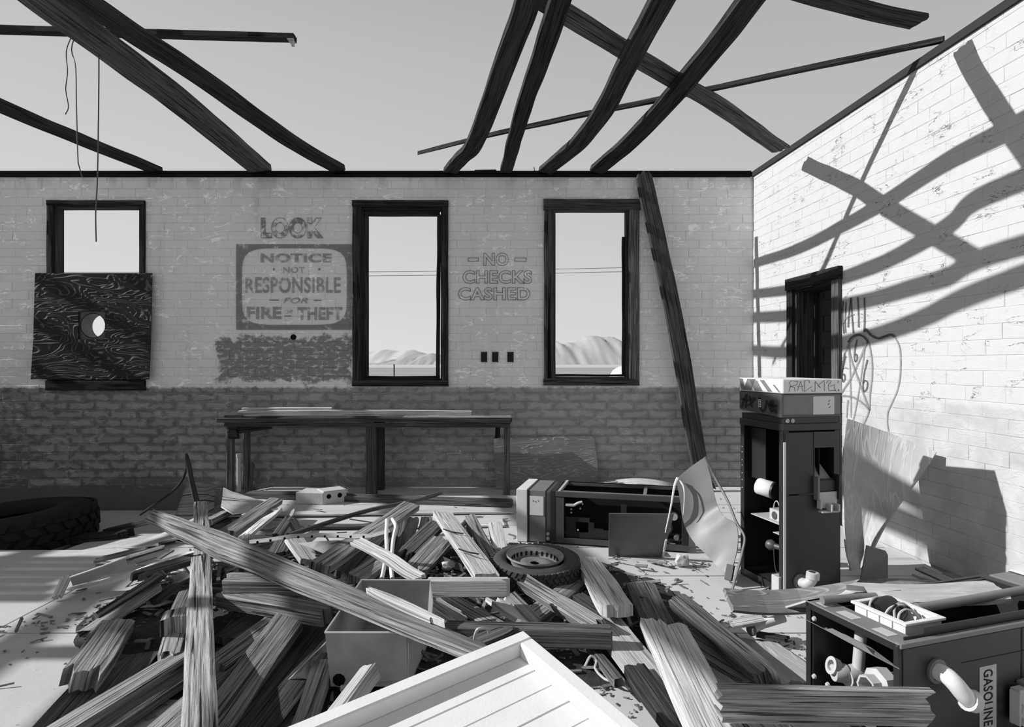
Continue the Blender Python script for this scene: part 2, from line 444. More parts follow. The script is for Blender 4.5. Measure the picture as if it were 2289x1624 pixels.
# ------------------------------------------------------------------ ground outside, hills
mb = MB(); mb.rng(-3500, 3500, -300, 5200, -.75, -.36)
mb.build('ground', M['desert'], None, label='flat pale desert ground outside the building', cat='ground', kind='structure')
mb = MB(); mb.add([(-900, 260, -.36), (700, 300, -.36), (760, 1050, -.36), (-1000, 900, -.36), (-900, 260, -.30), (700, 300, -.30), (760, 1050, -.30), (-1000, 900, -.30)], [(0,1,2,3),(4,5,6,7),(0,1,5,4),(1,2,6,5),(2,3,7,6),(3,0,4,7)])
mb.build('ground_dry_lake', M['playa'], None, label='pale dry lake bed beyond the window', cat='ground', kind='structure')
def hill(name, prof, Y0, Y1, mat, label, rough=.12, seed=1):
    """a ridge range: crest profile given as (x, height), sloped front with gullies"""
    rows = []; n = 110
    xs = [prof[0][0]+(prof[-1][0]-prof[0][0])*i/n for i in range(n+1)]
    def hh(x):
        for (a, b), (c, d) in zip(prof, prof[1:]):
            if a <= x <= c: 
                t = (x-a)/(c-a); return b+(d-b)*t
        return 0
    vs = []; fs = []; m = 9
    for j in range(m):
        g = j/(m-1)
        for x in xs:
            h = hh(x); s = x/ (prof[-1][0]-prof[0][0])*38
            k = math.sin(g*math.pi/1.9)**1.1 if g < .95 else 1
            z = h*k*(1+rough*mnoise.fractal((s, g*3, seed), .9, 2.0, 5)*(1.3 if j < m-1 else .7))
            vs.append((x, Y0+(Y1-Y0)*g+14*mnoise.noise((s, g*4, seed+5)), -.4 if j == 0 else max(z, -.4)))
    for x in xs: vs.append((x, Y1+250, -.4))
    w_ = n+1
    for j in range(m):
        for i in range(n): fs.append((j*w_+i, j*w_+i+1, (j+1)*w_+i+1, (j+1)*w_+i))
    q = MB(); q.add(vs, fs); q.build(name, mat, None, smooth=True, label=label, cat='hills', kind='structure', auto=180)
def pz(px, py, Y): p = at(px, py, Y); return (p.x, p.z)
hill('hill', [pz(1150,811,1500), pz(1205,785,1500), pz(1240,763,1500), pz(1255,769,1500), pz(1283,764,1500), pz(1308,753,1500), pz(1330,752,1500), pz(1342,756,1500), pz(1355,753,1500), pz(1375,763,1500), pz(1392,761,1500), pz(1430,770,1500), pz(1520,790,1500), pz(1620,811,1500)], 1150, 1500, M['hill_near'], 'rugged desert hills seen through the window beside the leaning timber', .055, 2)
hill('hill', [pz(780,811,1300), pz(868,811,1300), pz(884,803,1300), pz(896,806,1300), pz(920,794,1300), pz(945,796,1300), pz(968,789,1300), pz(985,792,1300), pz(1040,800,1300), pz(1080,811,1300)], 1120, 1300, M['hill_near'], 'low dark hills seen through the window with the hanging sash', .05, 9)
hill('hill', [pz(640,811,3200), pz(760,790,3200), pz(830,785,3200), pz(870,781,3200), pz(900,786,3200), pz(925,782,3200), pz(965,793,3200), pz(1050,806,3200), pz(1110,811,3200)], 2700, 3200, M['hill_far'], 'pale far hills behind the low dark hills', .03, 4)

# ------------------------------------------------------------------ floor of concrete slabs
def fz(x, y):
    def s(t): t = max(0, min(1, t)); return t*t*(3-2*t)
    return -.30*s((-3.25-x)/.6)*s((y-5.3)/.9)
def slab(mbx, x0, x1, y0, y1, top=True, th=.06):
    nx = max(1, int((x1-x0)/.3)); ny = max(1, int((y1-y0)/.3)); vs = []; fs = []
    for lay in (0, 1):
        for j in range(ny+1):
            for i in range(nx+1):
                x = x0+(x1-x0)*i/nx; y = y0+(y1-y0)*j/ny
                vs.append((x, y, fz(x, y)-lay*th))
    w_ = nx+1; o = w_*(ny+1)
    for j in range(ny):
        for i in range(nx):
            q = (j*w_+i, j*w_+i+1, (j+1)*w_+i+1, (j+1)*w_+i)
            fs.append(q); fs.append(tuple(k+o for k in q[::-1]))
    rim = [i for i in range(nx+1)]+[j*w_+nx for j in range(1, ny+1)]+[ny*w_+i for i in range(nx-1, -1, -1)]+[j*w_ for j in range(ny-1, 0, -1)]
    for k in range(len(rim)):
        a, b = rim[k], rim[(k+1) % len(rim)]; fs.append((b, a, a+o, b+o))
    mbx.add(vs, fs)
q = MB(); q.rng(-12.3, 3.4, .2, 8.14, -.50, -.42)
floor = q.build('floor', M['dirt'], None, origin=(0, 0, -.4), label='concrete slab floor of the ruined room, littered with broken boards', cat='floor', kind='structure')
ys = [.4, 2.6, 3.72, 4.72, 5.45, 6.2, 6.73, 7.1, 8.14]; xs = [-12.2, -6.6, -3.1, .25, 3.1]
for j in range(len(ys)-1):
    for i in range(len(xs)-1):
        g = .006; q = MB(); x1 = xs[i+1]-g if i < len(xs)-2 else 3.12+KX*(YB-ys[j+1])
        slab(q, xs[i]+g, x1, ys[j]+g, ys[j+1]-g, th=.11)
        q.build('slab', M['floor'], floor)

# ------------------------------------------------------------------ brick walls
VAR = {}
def brick_variants(key, mat, n=6):
    out = []
    for k in range(n):
        r = random.Random(100+k); me = bpy.data.meshes.new('brick')
        j = lambda a: r.uniform(-a, a)
        c = .055
        fr = [(-.5+.012+j(.008), -.5, -.5+.035+j(.02)), (.5-.012+j(.008), -.5, -.5+.035+j(.02)), (.5-.012+j(.008), -.5, .5-.035+j(.02)), (-.5+.012+j(.008), -.5, .5-.035+j(.02))]
        md = [(-.5, -.42, -.5), (.5, -.42, -.5), (.5, -.42, .5), (-.5, -.42, .5)]
        bk = [(-.5, .5, -.5), (.5, .5, -.5), (.5, .5, .5), (-.5, .5, .5)]
        fs = [(0,1,2,3)]+[(a, a+4, (a+1) % 4+4, (a+1) % 4) for a in range(4)]+[(a+4, a+8, (a+1) % 4+8, (a+1) % 4+4) for a in range(4)]
        me.from_pydata(fr+md+bk, [], fs)
        bm = bmesh.new(); bm.from_mesh(me); bmesh.ops.recalc_face_normals(bm, faces=bm.faces)
        if sum(f.normal.y for f in bm.faces if abs(f.normal.y) > .9) > 0: bmesh.ops.reverse_faces(bm, faces=bm.faces)
        bm.to_mesh(me); bm.free()
        me.materials.append(mat); out.append(me)
    return out
def lay(u0, u1, z0, z1, hc, Lb, op, r, half=True):
    out = []; row = 0; z = z0
    while z < z1-.02:
        zt = min(z+hc, z1); zc = (z+zt)/2
        spans = [(u0, u1)]
        for (a, b, c, d) in op:
            if c-.2*hc < zc < d+.2*hc:
                ns = []
                for s, e in spans:
                    if b <= s or a >= e: ns.append((s, e))
                    else:
                        if a > s: ns.append((s, a))
                        if b < e: ns.append((b, e))
                spans = ns
        off = (row % 2)*Lb/2+r.uniform(-.03, .03)
        for s, e in spans:
            k = math.floor((s-off)/Lb); u = k*Lb+off
            while u < e:
                a, b = max(u, s), min(u+Lb, e)
                if b-a > .05: out.append((a, b, z, zt))
                u += Lb
        z = zt; row += 1
    return out
def frame_box(m, o, du, n, a, b, z0, z1, d0, d1):
    """box in wall coordinates: u along, z up, d outward depth"""
    def P(u, d, z): p = o+du*u-n*d; return (p.x, p.y, z)
    vs = [P(u, d, z) for u in (a, b) for d in (d0, d1) for z in (z0, z1)]
    m.add(vs, [(0,1,3,2),(4,6,7,5),(0,4,5,1),(2,3,7,6),(0,2,6,4),(1,5,7,3)])
def masonry(name, label, o, du, n, u0, u1, zb, zt, thick, op, mat, hc, Lb, pick, rot, cut_u=None, relief=1.0):
    q = MB(); us = sorted(set([u0, u1]+[a for a, b, c, d in op]+[b for a, b, c, d in op]))
    us = [u for u in us if u0 <= u <= u1]
    for a, b in zip(us, us[1:]):
        zs = [(zb, zt)]
        for (oa, ob, oc, od) in op:
            if oa <= (a+b)/2 <= ob:
                ns = []
                for s, e in zs:
                    if oc > s: ns.append((s, min(oc, e)))
                    if od < e: ns.append((max(od, s), e))
                zs = ns
        for s, e in zs: frame_box(q, o, du, n, a, b, s, e, .007, thick)
    wall = q.build(name, mat, None, origin=(0, 0, 0), label=label, cat='wall', kind='structure')
    r = random.Random(5); var = brick_variants(name, mat)
    bs = lay(cut_u or u0, u1, 0, zt, hc, Lb, op, r)
    picked = sorted([b for b in bs if pick(b) is not None], key=pick)[:300]; ps = set(picked)
    rest = MB()
    for b in bs:
        a, e, z, z2 = b; j = .0045 if z < 1.3 and relief == 1 else (.0007 if relief == 1 else -.0004)
        L = e-a-2*j; hgt = z2-z-2*j; dep = .045; pr = r.uniform(-.003, .002)*relief
        c = o+du*((a+e)/2)+n*(-dep/2+pr); c.z = (z+z2)/2
        ry = r.uniform(-.006, .006); rz = r.uniform(-.008, .008)
        me = r.choice(var)
        mat4 = Matrix.Translation(c) @ Matrix.Rotation(rot+rz, 4, 'Z') @ Matrix.Rotation(ry, 4, 'Y') @ Matrix.Diagonal((L, dep, hgt, 1))
        if b in ps:
            ob = bpy.data.objects.new('brick', me); S.collection.objects.link(ob); ob.parent = wall
            ob.location = c; ob.rotation_euler = (0, ry, rot+rz); ob.scale = (L, dep, hgt)
        else:
            rest.add([v.co.copy() for v in me.vertices], [tuple(p.vertices) for p in me.polygons], None, mat4)
    rest.build('brickwork', mat, wall, kind='stuff', fix=False)
    return wall
def wx(px): return (px-CX)*YB/F
def wz(py): return H-(py-CY)*YB/F
OPB = [(wx(120), wx(316), wz(850), wz(458)), (wx(806), wx(991), wz(852), wz(462)), (wx(1236), wx(1406), wz(848), wz(464))]
def pick_back(b):
    a, e, z, z2 = b
    if z2 > 1.34 or a < -6.4: return None
    return -z2
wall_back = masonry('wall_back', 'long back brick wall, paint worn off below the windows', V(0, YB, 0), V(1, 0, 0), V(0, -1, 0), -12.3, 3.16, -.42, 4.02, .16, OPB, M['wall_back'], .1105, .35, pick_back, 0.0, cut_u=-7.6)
duR = V(KX, -1, 0).normalized(); nR = V(-1, -KX, 0).normalized(); oR = V(X0, YB, 0)
def ra(px): p = wr(px, 812); return (p-V(X0, YB, p.z)).length
OPR = [(ra(1777), ra(1867), -.05, 2.445)]
def pick_right(b):
    a, e, z, z2 = b
    if e > 4.35: return None
    return -e
wall_right = masonry('wall_right', 'sunlit white brick wall on the right with sprayed graffiti', oR, duR, nR, 0.0, 6.6, -.42, 4.02, .30, OPR, M['wall_right'], .1105, .35, pick_right, math.atan2(duR.y, duR.x), relief=.5)
# ------------------------------------------------------------------ wall plates, kerb, added left shade wall, annex
q = MB(); q.rng(-12.3, 3.1, YB-.03, YB+.16, 4.02, 4.095)
tp = q.build('trim_1', M['burnt_wood'], None, label='dark timber plate along the top of the back wall', cat='trim', kind='structure')
q = MB(); frame_box(q, oR, duR, nR, 0, 6.6, 4.02, 4.085, -.02, .20)
q.build('trim_2', M['burnt_wood'], None, label='dark timber plate along the top of the right wall', cat='trim', kind='structure')
q = MB(); q.rng(-7.0, -3.35, YB-.035, YB-.004, -.40, -.015)
q.build('baseboard_back', plain('kerb', .11, .9, .1, 0, .3, 5, .3, 30), None, label='dark concrete footing under the left part of the back wall', cat='footing', kind='structure')
q = MB(); q.rng(-7.55, -7.3, 5.35, 8.12, -.42, 1.95)
q.build('shade_wall_left', M['wall_back'], None, label='added low end wall out of view, shading the left floor', cat='wall', kind='structure')  # added wall outside the view, sized to shade the left floor
# annex seen through the doorway
ax = empty('wall_annex', (3.5, 7.8, 0), 'unlit block wall beyond the doorway', 'wall', kind='structure')
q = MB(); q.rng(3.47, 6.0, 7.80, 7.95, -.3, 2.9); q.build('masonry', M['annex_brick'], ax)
row = 0; z = 0
while z < 2.75:
    x = 3.47-(row % 2)*.2
    while x < 5.2:
        a, b = max(x, 3.47)+.006, min(x+.4, 5.2)-.006
        if b-a > .05:
            q = MB(); q.rng(a, b, 7.785-rnd.uniform(0, .006), 7.803, z+.006, z+.194)
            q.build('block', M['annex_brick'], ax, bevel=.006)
        x += .4
    z += .2; row += 1
q = MB(); q.rng(3.45, 6.1, 4.6, 8.0, 2.86, 3.0); q.build('annex_shade_roof', M['dark_wood'], None, label='added low roof that darkens the room beyond the doorway', cat='ceiling', kind='structure')  # roof added to keep sky light out of the annex
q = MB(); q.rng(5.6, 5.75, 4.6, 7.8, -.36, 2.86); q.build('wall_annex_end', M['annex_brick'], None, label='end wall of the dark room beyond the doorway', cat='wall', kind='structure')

# ------------------------------------------------------------------ windows
def wbx(m, x0, y0, x1, y1, d0, d1):
    """box on the back wall from picture edges; d0..d1 depth (negative = into the room)"""
    m.rng(wx(x0), wx(x1), YB+d0, YB+d1, wz(y1), wz(y0))
def brd(parent, name, x0, y0, x1, y1, d0, d1, mat, label=None):
    X0_, X1_, Z0_, Z1_ = wx(x0), wx(x1), wz(y1), wz(y0); yc = YB+(d0+d1)/2
    if X1_-X0_ > Z1_-Z0_:
        return plank(name, [(X0_, yc, (Z0_+Z1_)/2), (X1_, yc, (Z0_+Z1_)/2)], Z1_-Z0_, d1-d0, mat, label, None, None, roll=math.pi/2, rag=(.004, .004), wob=.003, parent=parent)
    return plank(name, [((X0_+X1_)/2, yc, Z0_), ((X0_+X1_)/2, yc, Z1_)], X1_-X0_, d1-d0, mat, label, None, None, rag=(.004, .004), wob=.003, parent=parent, up=(0, -1, 0))
def liner(parent, x0, y0, x1, y1, mat, d=.15, th=.03):
    for nm, a in (('jamb', (x0, y0, x0+6, y1)), ('jamb', (x1-6, y0, x1, y1)), ('head', (x0, y0, x1, y0+6)), ('sill', (x0, y1-6, x1, y1))):
        brd(parent, nm, a[0], a[1], a[2], a[3], .0, d, mat)
bw, dw, mw = M['burnt_wood'], M['dark_wood'], M['mid_wood']
w1 = empty('window_1', (wx(217), YB, wz(850)), 'square window opening with black frame above the burnt plywood board', 'window', kind='structure')
liner(w1, 120, 458, 316, 850, dw)
brd(w1, 'casing', 108, 451, 122, 870, -.035, .0, bw); brd(w1, 'casing', 315, 451, 326, 870, -.035, .0, bw)
brd(w1, 'head_casing', 108, 449, 326, 460, -.045, .0, bw); brd(w1, 'sill_board', 106, 850, 327, 872, -.045, .02, bw)
w2 = empty('window_2', (wx(896), YB, wz(852)), 'tall window opening with a loose black sash hanging crooked in it', 'window', kind='structure')
liner(w2, 806, 462, 991, 852, bw)
brd(w2, 'casing', 789, 451, 809, 862, -.035, .0, bw); brd(w2, 'casing', 989, 451, 1002, 862, -.035, .0, bw)
brd(w2, 'head_casing', 788, 449, 1003, 463, -.045, .0, bw); brd(w2, 'sill_board', 788, 850, 1003, 863, -.045, .02, bw)
sash = brd(w2, 'sash_rail', 811, 468, 982, 480, .06, .10, bw)
brd(sash, 'sash_stile', 811, 470, 821, 848, .06, .10, dw); 
plank('sash_stile', [(wx(977), YB+.08, wz(848)), (wx(980), YB+.08, wz(472))], .048, .04, bw, None, None, rag=(.01, .03), wob=.004, parent=sash, up=(0, -1, 0))
brd(sash, 'sash_rail', 810, 840, 982, 850, .05, .10, bw)
w3 = empty('window_3', (wx(1322), YB, wz(848)), 'tall window opening beside the leaning timber, its left jamb split', 'window', kind='structure')
liner(w3, 1236, 464, 1406, 848, dw)
brd(w3, 'casing', 1216, 468, 1240, 860, -.035, .0, dw)
brd(w3, 'casing', 1405, 468, 1428, 861, -.035, .0, mw); brd(w3, 'head_casing', 1214, 446, 1431, 470, -.045, .0, dw)
brd(w3, 'sill_board', 1214, 846, 1428, 861, -.045, .02, dw)
q = MB(); q.prism([(wx(1223), YB-.037, wz(845)), (wx(1232), YB-.037, wz(845)), (wx(1229), YB-.037, wz(690)), (wx(1226), YB-.037, wz(622))], (0, .003, 0))
q.build('split', M['charcoal_hole'], w3)
brd(w3, 'stop_bead', 1392, 527, 1399, 838, .04, .07, bw); brd(w3, 'stop_bead', 1235, 836, 1400, 841, .02, .06, bw)

# plywood over the lower half of window 1
pb = empty('plywood_board', (wx(217), YB-.06, wz(848)), 'burnt black plywood board with a square vent hole, fixed over the left window', 'board')
def P1(px, py, d=0):
    p = wb(px, py); t = (py-612)/236; p.y = YB-.07-.05*t+d; return p
hx0, hx1, hy0, hy1 = 187, 246, 697, 759
rowsy = [612, hy0, hy1, 847]; rowsx = [88.5, hx0, hx1, 347]
q = MB()
vs = []; fs = []; uvs = []
for d in (-.009, .009):
    for yy in rowsy:
        for xx in rowsx:
            jx = 2 if (xx == 347 and yy > 800) else 0
            vs.append(P1(xx-jx-(3 if (xx < 90 and yy > 800) else 0), yy, d))
def I(l, r_, c): return l*16+r_*4+c
for r_ in range(3):
    for c in range(3):
        if r_ == 1 and c == 1: continue
        for l in (0, 1):
            k = [I(l, r_, c), I(l, r_, c+1), I(l, r_+1, c+1), I(l, r_+1, c)]
            fs.append(k); uvs.append([(vs[i].x, vs[i].z) for i in k])
loop = [(0,0),(0,1),(0,2),(0,3),(1,3),(2,3),(3,3),(3,2),(3,1),(3,0),(2,0),(1,0)]
for lp in (loop, [(1,1),(1,2),(2,2),(2,1)]):
    for i in range(len(lp)):
        a, b = lp[i], lp[(i+1) % len(lp)]
        k = [I(0,*a), I(0,*b), I(1,*b), I(1,*a)]; fs.append(k); uvs.append([(vs[j].x, vs[j].z) for j in k])
q.add(vs, fs, uvs); q.build('sheet', M['ply_burnt'], pb)
c1 = P1(216.5, 728, .02); rr = .165
q = MB(); n = 32; vs = []; fs = []
hw, hh = (hx1-hx0)/2*YB/F, (hy1-hy0)/2*YB/F
for l, d in ((0, 0.0), (1, .012)):
    for k in range(n):
        a = 2*math.pi*k/n; ca, sa = math.cos(a), math.sin(a)
        f = 1.2/max(abs(ca)/hw, abs(sa)/hh)
        vs.append(c1+V(ca*f, d, sa*f)); vs.append(c1+V(ca*.155, d, sa*.155))
for l in (0, 1):
    for k in range(n):
        k2 = (k+1) % n; fs.append((l*2*n+2*k, l*2*n+2*k2, l*2*n+2*k2+1, l*2*n+2*k+1))
q.add(vs, fs); q.build('vent_plate', M['mid_metal'], pb, label='grey metal plate with a round hole')
q = MB(); q.lathe([(.155, 0), (.155, .22), (.163, .22), (.163, 0)], Matrix.Translation(c1) @ Matrix.Rotation(-math.pi/2, 4, 'X'), 32, closed=True)
q.build('vent_pipe', M['grey_metal'], pb, smooth=True)

# ------------------------------------------------------------------ doorway in the right wall
dr = empty('door_1', wr(1822, 1000), 'dark timber door frame without a door in the right wall', 'door frame', kind='structure')
dr.location.z = 0
a0, a1, zt = ra(1777), ra(1867), 2.445
def rbrd(name, a, b, z0, z1, d0, d1, mat, parent):
    q = MB()
    o_ = lambda u, d, z: (oR+duR*u-nR*d)+V(0, 0, z)
    if b-a > z1-z0: 
        q.bar(o_(a, (d0+d1)/2, (z0+z1)/2), o_(b, (d0+d1)/2, (z0+z1)/2), d1-d0, z1-z0)
    else: q.bar(o_((a+b)/2, (d0+d1)/2, z0), o_((a+b)/2, (d0+d1)/2, z1), b-a, d1-d0, up=nR)
    return q.build(name, mat, parent, bevel=.004)
rbrd('casing', ra(1765), a0+.005, 0, zt, -.04, 0, bw, dr); rbrd('casing', a1-.005, ra(1882), 0, zt, -.04, 0, mw, dr)
rbrd('head_casing', ra(1763.5), ra(1884), zt-.01, 2.565, -.05, 0, bw, dr)
rbrd('jamb', a0, a0+.03, 0, zt, 0, .30, dw, dr); rbrd('jamb', a1-.03, a1, 0, zt, 0, .30, bw, dr)
rbrd('head', a0, a1, zt-.04, zt, 0, .30, bw, dr); rbrd('stop_bead', a0+.03, a0+.055, 0, zt-.04, .20, .24, bw, dr)

# ------------------------------------------------------------------ lettering painted on the back wall
def text(name, body, x0, y0, x1, y1, mat, bold=0.0, shear=0.0, outline=0.0, off=.010, parent=None, place=None):
    cu = bpy.data.curves.new(name, 'FONT'); cu.body = body; cu.size = 1; cu.offset = bold; cu.shear = shear
    cu.space_character = 1.08
    if outline: cu.fill_mode = 'NONE'; cu.bevel_depth = outline; cu.bevel_resolution = 0; cu.resolution_u = 4
    tmp = bpy.data.objects.new(name, cu); S.collection.objects.link(tmp)
    dg = bpy.context.evaluated_depsgraph_get(); dg.update()
    me = bpy.data.meshes.new_from_object(tmp.evaluated_get(dg)); bpy.data.objects.remove(tmp); bpy.data.curves.remove(cu)
    xs = [v.co.x for v in me.vertices]; ys_ = [v.co.y for v in me.vertices]
    ax, bx, ay, by = min(xs), max(xs), min(ys_), max(ys_)
    for v in me.vertices:
        fx = (v.co.x-ax)/(bx-ax); fy = (v.co.y-ay)/(by-ay)
        if place: v.co = place(fx, fy, v.co.z)
        else: v.co = V(wx(x0)+(wx(x1)-wx(x0))*fx, YB-off-v.co.z*.1, wz(y1)+(wz(y0)-wz(y1))*fy)
    c = V(0, 0, 0)
    for v in me.vertices: c += v.co/len(me.vertices)
    for v in me.vertices: v.co -= c
    me.materials.clear(); me.materials.append(mat)
    ob = bpy.data.objects.new(name, me); S.collection.objects.link(ob)
    ob.parent = parent; ob.location = c-wl(parent); return ob
sp = M['sign_paint']
text('lettering', 'LOOK', 585, 487, 723, 532, M['look_paint'], .045, parent=wall_back, off=.012)
text('lettering_outline', 'LOOK', 584, 486, 724, 533, M['sign_paint'], .05, outline=.012, parent=wall_back, off=.012)
text('lettering', 'NOTICE', 583, 566, 742, 587, sp, .05, parent=wall_back)
text('lettering', 'NOT', 633, 596, 682, 610, sp, .03, parent=wall_back)
text('lettering', 'RESPONSIBLE', 549, 619, 762, 655, sp, .03, parent=wall_back)
text('lettering', 'FOR', 633, 665, 689, 678, sp, .03, .3, parent=wall_back)
text('lettering', 'FIRE', 552, 685, 630, 713, sp, .05, parent=wall_back)
text('lettering', 'OR', 634, 692, 655, 702, sp, .02, .3, parent=wall_back)
text('lettering', 'THEFT', 665, 686, 766, 715, sp, .05, parent=wall_back)
def wallstrip(x0, y0, x1, y1, mat, name='painted_dash', off=.010):
    q = MB(); a, b, c, d = wb(x0, y0, off), wb(x1, y0, off), wb(x1, y1, off), wb(x0, y1, off)
    q.prism([a, b, c, d], (0, .002, 0)); q.build(name, mat, wall_back)
for s_ in ((603, 669.5, 624, 671.5), (702, 670, 719, 672), (636, 705, 652, 707), (611, 599, 614, 604), (712, 599, 716, 604)): wallstrip(*s_, sp)
# notice border with round inner corners
q = MB(); n = 64; vs = []; fs = []
cx_, cy_ = (528+787)/2, (545.5+737)/2
for k in range(n):
    a = 2*math.pi*(k+.5)/n; ca, sa = math.cos(a), math.sin(a)
    f = 1/max(abs(ca)/129.5, abs(sa)/95.7); vs.append(wb(cx_+ca*f, cy_+sa*f, .0095))
    ex = 5.5; g = (abs(ca/117)**ex+abs(sa/85.5)**ex)**(-1/ex); vs.append(wb(cx_+1+ca*g, cy_-1+sa*g, .0095))
for k in range(n):
    k2 = (k+1) % n; fs.append((2*k, 2*k2, 2*k2+1, 2*k+1))
q.add(vs, fs); q.build('notice_border', M['sign_border'], wall_back)
op_ = M['outline_paint']
text('lettering_outline', 'NO', 1081, 565, 1137, 594, op_, .03, outline=.013, parent=wall_back)
text('lettering_outline', 'CHECKS', 1034, 604, 1189, 634, op_, .03, outline=.013, parent=wall_back)
text('lettering_outline', 'CASHED', 1024, 642, 1185, 671, op_, .03, outline=.013, parent=wall_back)
for x0_, x1_ in ((1046, 1070), (1150, 1177)):
    for (a, b, c, d) in ((x0_, 576, x1_, 577), (x0_, 583, x1_, 584), (x0_, 576, x0_+1, 584), (x1_-1, 576, x1_, 584)): wallstrip(a, b, c, d, op_, 'painted_dash')
for x_ in (1076, 1101, 1135):
    q = MB(); wbx(q, x_, 787, x_+12, 808, -.010, .0); ob_ = q.build('outlet_box', M['black_metal'], wall_back, label='empty dark wall outlet box')
    q = MB()
    for (a, b, c, d) in ((x_-1, 786, x_+13, 788), (x_-1, 807, x_+13, 809), (x_-1, 786, x_, 809), (x_+12, 786, x_+13, 809)): wbx(q, a, b, c, d, -.014, -.004)
    q.build('rim', M['dark_metal'], ob_)
q = MB(); q.lathe([(.0, .010), (.036, .010), (.04, -.01)], Matrix.Translation(wb(656, 753)) @ Matrix.Rotation(math.pi/2, 4, 'X'), 18); q.build('capped_hole', M['dark_wood'], wall_back)

# ------------------------------------------------------------------ graffiti on the right wall
def spray(pts, w, mat, name='graffiti'):
    path = spline([V(p[0], p[1], 0) for p in pts], max(8, len(pts)*6)); vs = []; fs = []
    for i, p in enumerate(path):
        d = (path[min(i+1, len(path)-1)]-path[max(i-1, 0)]).normalized(); s_ = V(-d.y, d.x, 0)*w/2*(1+.25*mnoise.noise((i*.4, w, 0)))
        vs.append(wr(p.x+s_.x, p.y+s_.y, .008)); vs.append(wr(p.x-s_.x, p.y-s_.y, .008))
    for i in range(len(path)-1): fs.append((2*i, 2*i+1, 2*i+3, 2*i+2))
    q = MB(); q.add(vs, fs); q.build(name, mat, wall_right)
def c2(x, y): return (1660+x/3.247, 440+y/3.247)
sm, sf = M['spray_paint'], M['spray_faint']
for pts, w_, m_ in (
    ([(735,755),(728,860),(738,990)], 3, sm), ([(755,760),(748,900),(752,985)], 2.5, sm), ([(790,730),(775,860),(770,945)], 3, sm), ([(790,730),(800,880),(808,990)], 3, sm), ([(730,920),(760,875),(815,850)], 3, sf),
    ([(840,725),(845,840),(846,945)], 3, sm), ([(888,730),(890,850),(886,980)], 3, sm),
    ([(885,975),(900,960),(935,1000),(990,1025),(1040,1010),(1085,998),(1110,1015)], 5.5, sm),
    ([(1110,1015),(1145,1100),(1150,1250),(1130,1390),(1085,1500),(1058,1560),(1055,1640),(1065,1700)], 2.6, sf),
    ([(745,1130),(790,1040),(850,1000),(905,1030),(935,1130),(945,1280),(930,1420),(920,1550),(880,1650)], 3.2, sf),
    ([(770,1055),(800,1015),(855,1000),(900,1030),(915,1060)], 4.5, sm),
    ([(745,1130),(725,1250),(722,1330)], 3, sm),
    ([(720,1420),(780,1330),(840,1210),(890,1090),(910,1050)], 4, sf), ([(770,1070),(790,1170),(850,1340),(900,1480),(925,1545)], 4, sf),
    ([(775,1090),(785,1300),(790,1600)], 2.4, sf), ([(890,1100),(860,1330),(820,1560),(805,1620)], 2.4, sf), ([(725,1440),(800,1450),(870,1490),(925,1545)], 4, sf),
    ([(835,1035),(818,1110),(815,1170),(822,1195),(835,1170),(830,1140),(815,1145)], 2.6, sm),
    ([(910,1180),(890,1260),(878,1360),(885,1410),(905,1390),(910,1345),(892,1330),(878,1350)], 2.8, sm),
    ([(752,1150),(730,1240),(722,1300),(732,1340),(746,1320),(742,1285),(728,1290)], 2.6, sm), ([(768,1470),(762,1540),(758,1600)], 2.6, sf)):
    spray([c2(*p) for p in pts], w_, m_)

# ------------------------------------------------------------------ what is left of the roof
def zp(px, py, z): return at(px, py, F*(z-H)/(CY-py))     # picture point on a known height above the eye
rw, rg = M['rafter_wood'], M['rafter_grey']
def rafter(pts, w, t, mat, label, roll=0, roll2=None, name='rafter', group='rafters still resting on the back wall', rag=(.02, .02)):
    return plank(name, [zp(*p) for p in pts], w, t, mat, label, 'rafter', group, roll=roll, roll2=roll2, rag=rag, wob=.004)
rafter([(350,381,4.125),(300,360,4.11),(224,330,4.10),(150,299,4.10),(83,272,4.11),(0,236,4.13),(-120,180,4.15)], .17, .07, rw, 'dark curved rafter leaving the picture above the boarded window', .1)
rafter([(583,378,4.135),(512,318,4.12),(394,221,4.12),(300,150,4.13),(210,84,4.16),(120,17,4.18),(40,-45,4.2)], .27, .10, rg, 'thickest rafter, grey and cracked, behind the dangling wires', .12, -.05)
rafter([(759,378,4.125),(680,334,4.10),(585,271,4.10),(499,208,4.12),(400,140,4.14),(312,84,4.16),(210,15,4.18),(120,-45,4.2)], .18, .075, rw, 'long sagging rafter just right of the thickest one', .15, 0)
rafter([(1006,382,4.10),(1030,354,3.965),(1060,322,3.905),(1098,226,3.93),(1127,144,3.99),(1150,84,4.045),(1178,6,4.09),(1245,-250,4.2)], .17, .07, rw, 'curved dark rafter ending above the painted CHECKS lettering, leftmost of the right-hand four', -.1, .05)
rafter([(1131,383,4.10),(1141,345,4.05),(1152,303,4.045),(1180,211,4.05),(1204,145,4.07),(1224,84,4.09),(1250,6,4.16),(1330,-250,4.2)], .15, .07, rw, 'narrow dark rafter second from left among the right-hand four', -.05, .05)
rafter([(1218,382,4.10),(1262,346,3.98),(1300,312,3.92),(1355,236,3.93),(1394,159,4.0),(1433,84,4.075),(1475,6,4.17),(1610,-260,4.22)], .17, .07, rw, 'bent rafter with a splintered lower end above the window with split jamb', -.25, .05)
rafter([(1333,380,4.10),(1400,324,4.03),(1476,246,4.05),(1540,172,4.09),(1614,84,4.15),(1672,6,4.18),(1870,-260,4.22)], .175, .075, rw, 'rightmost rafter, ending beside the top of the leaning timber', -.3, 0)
plank('roof_board', [zp(1748,335,3.95), zp(1600,232,4.07), zp(1480,163,4.15), zp(1340,78,4.21), zp(1200,-8,4.24)], .19, .03, rg, 'wide grey board lying diagonally across the rafters', 'board', roll=.05, rag=(.03, .02))
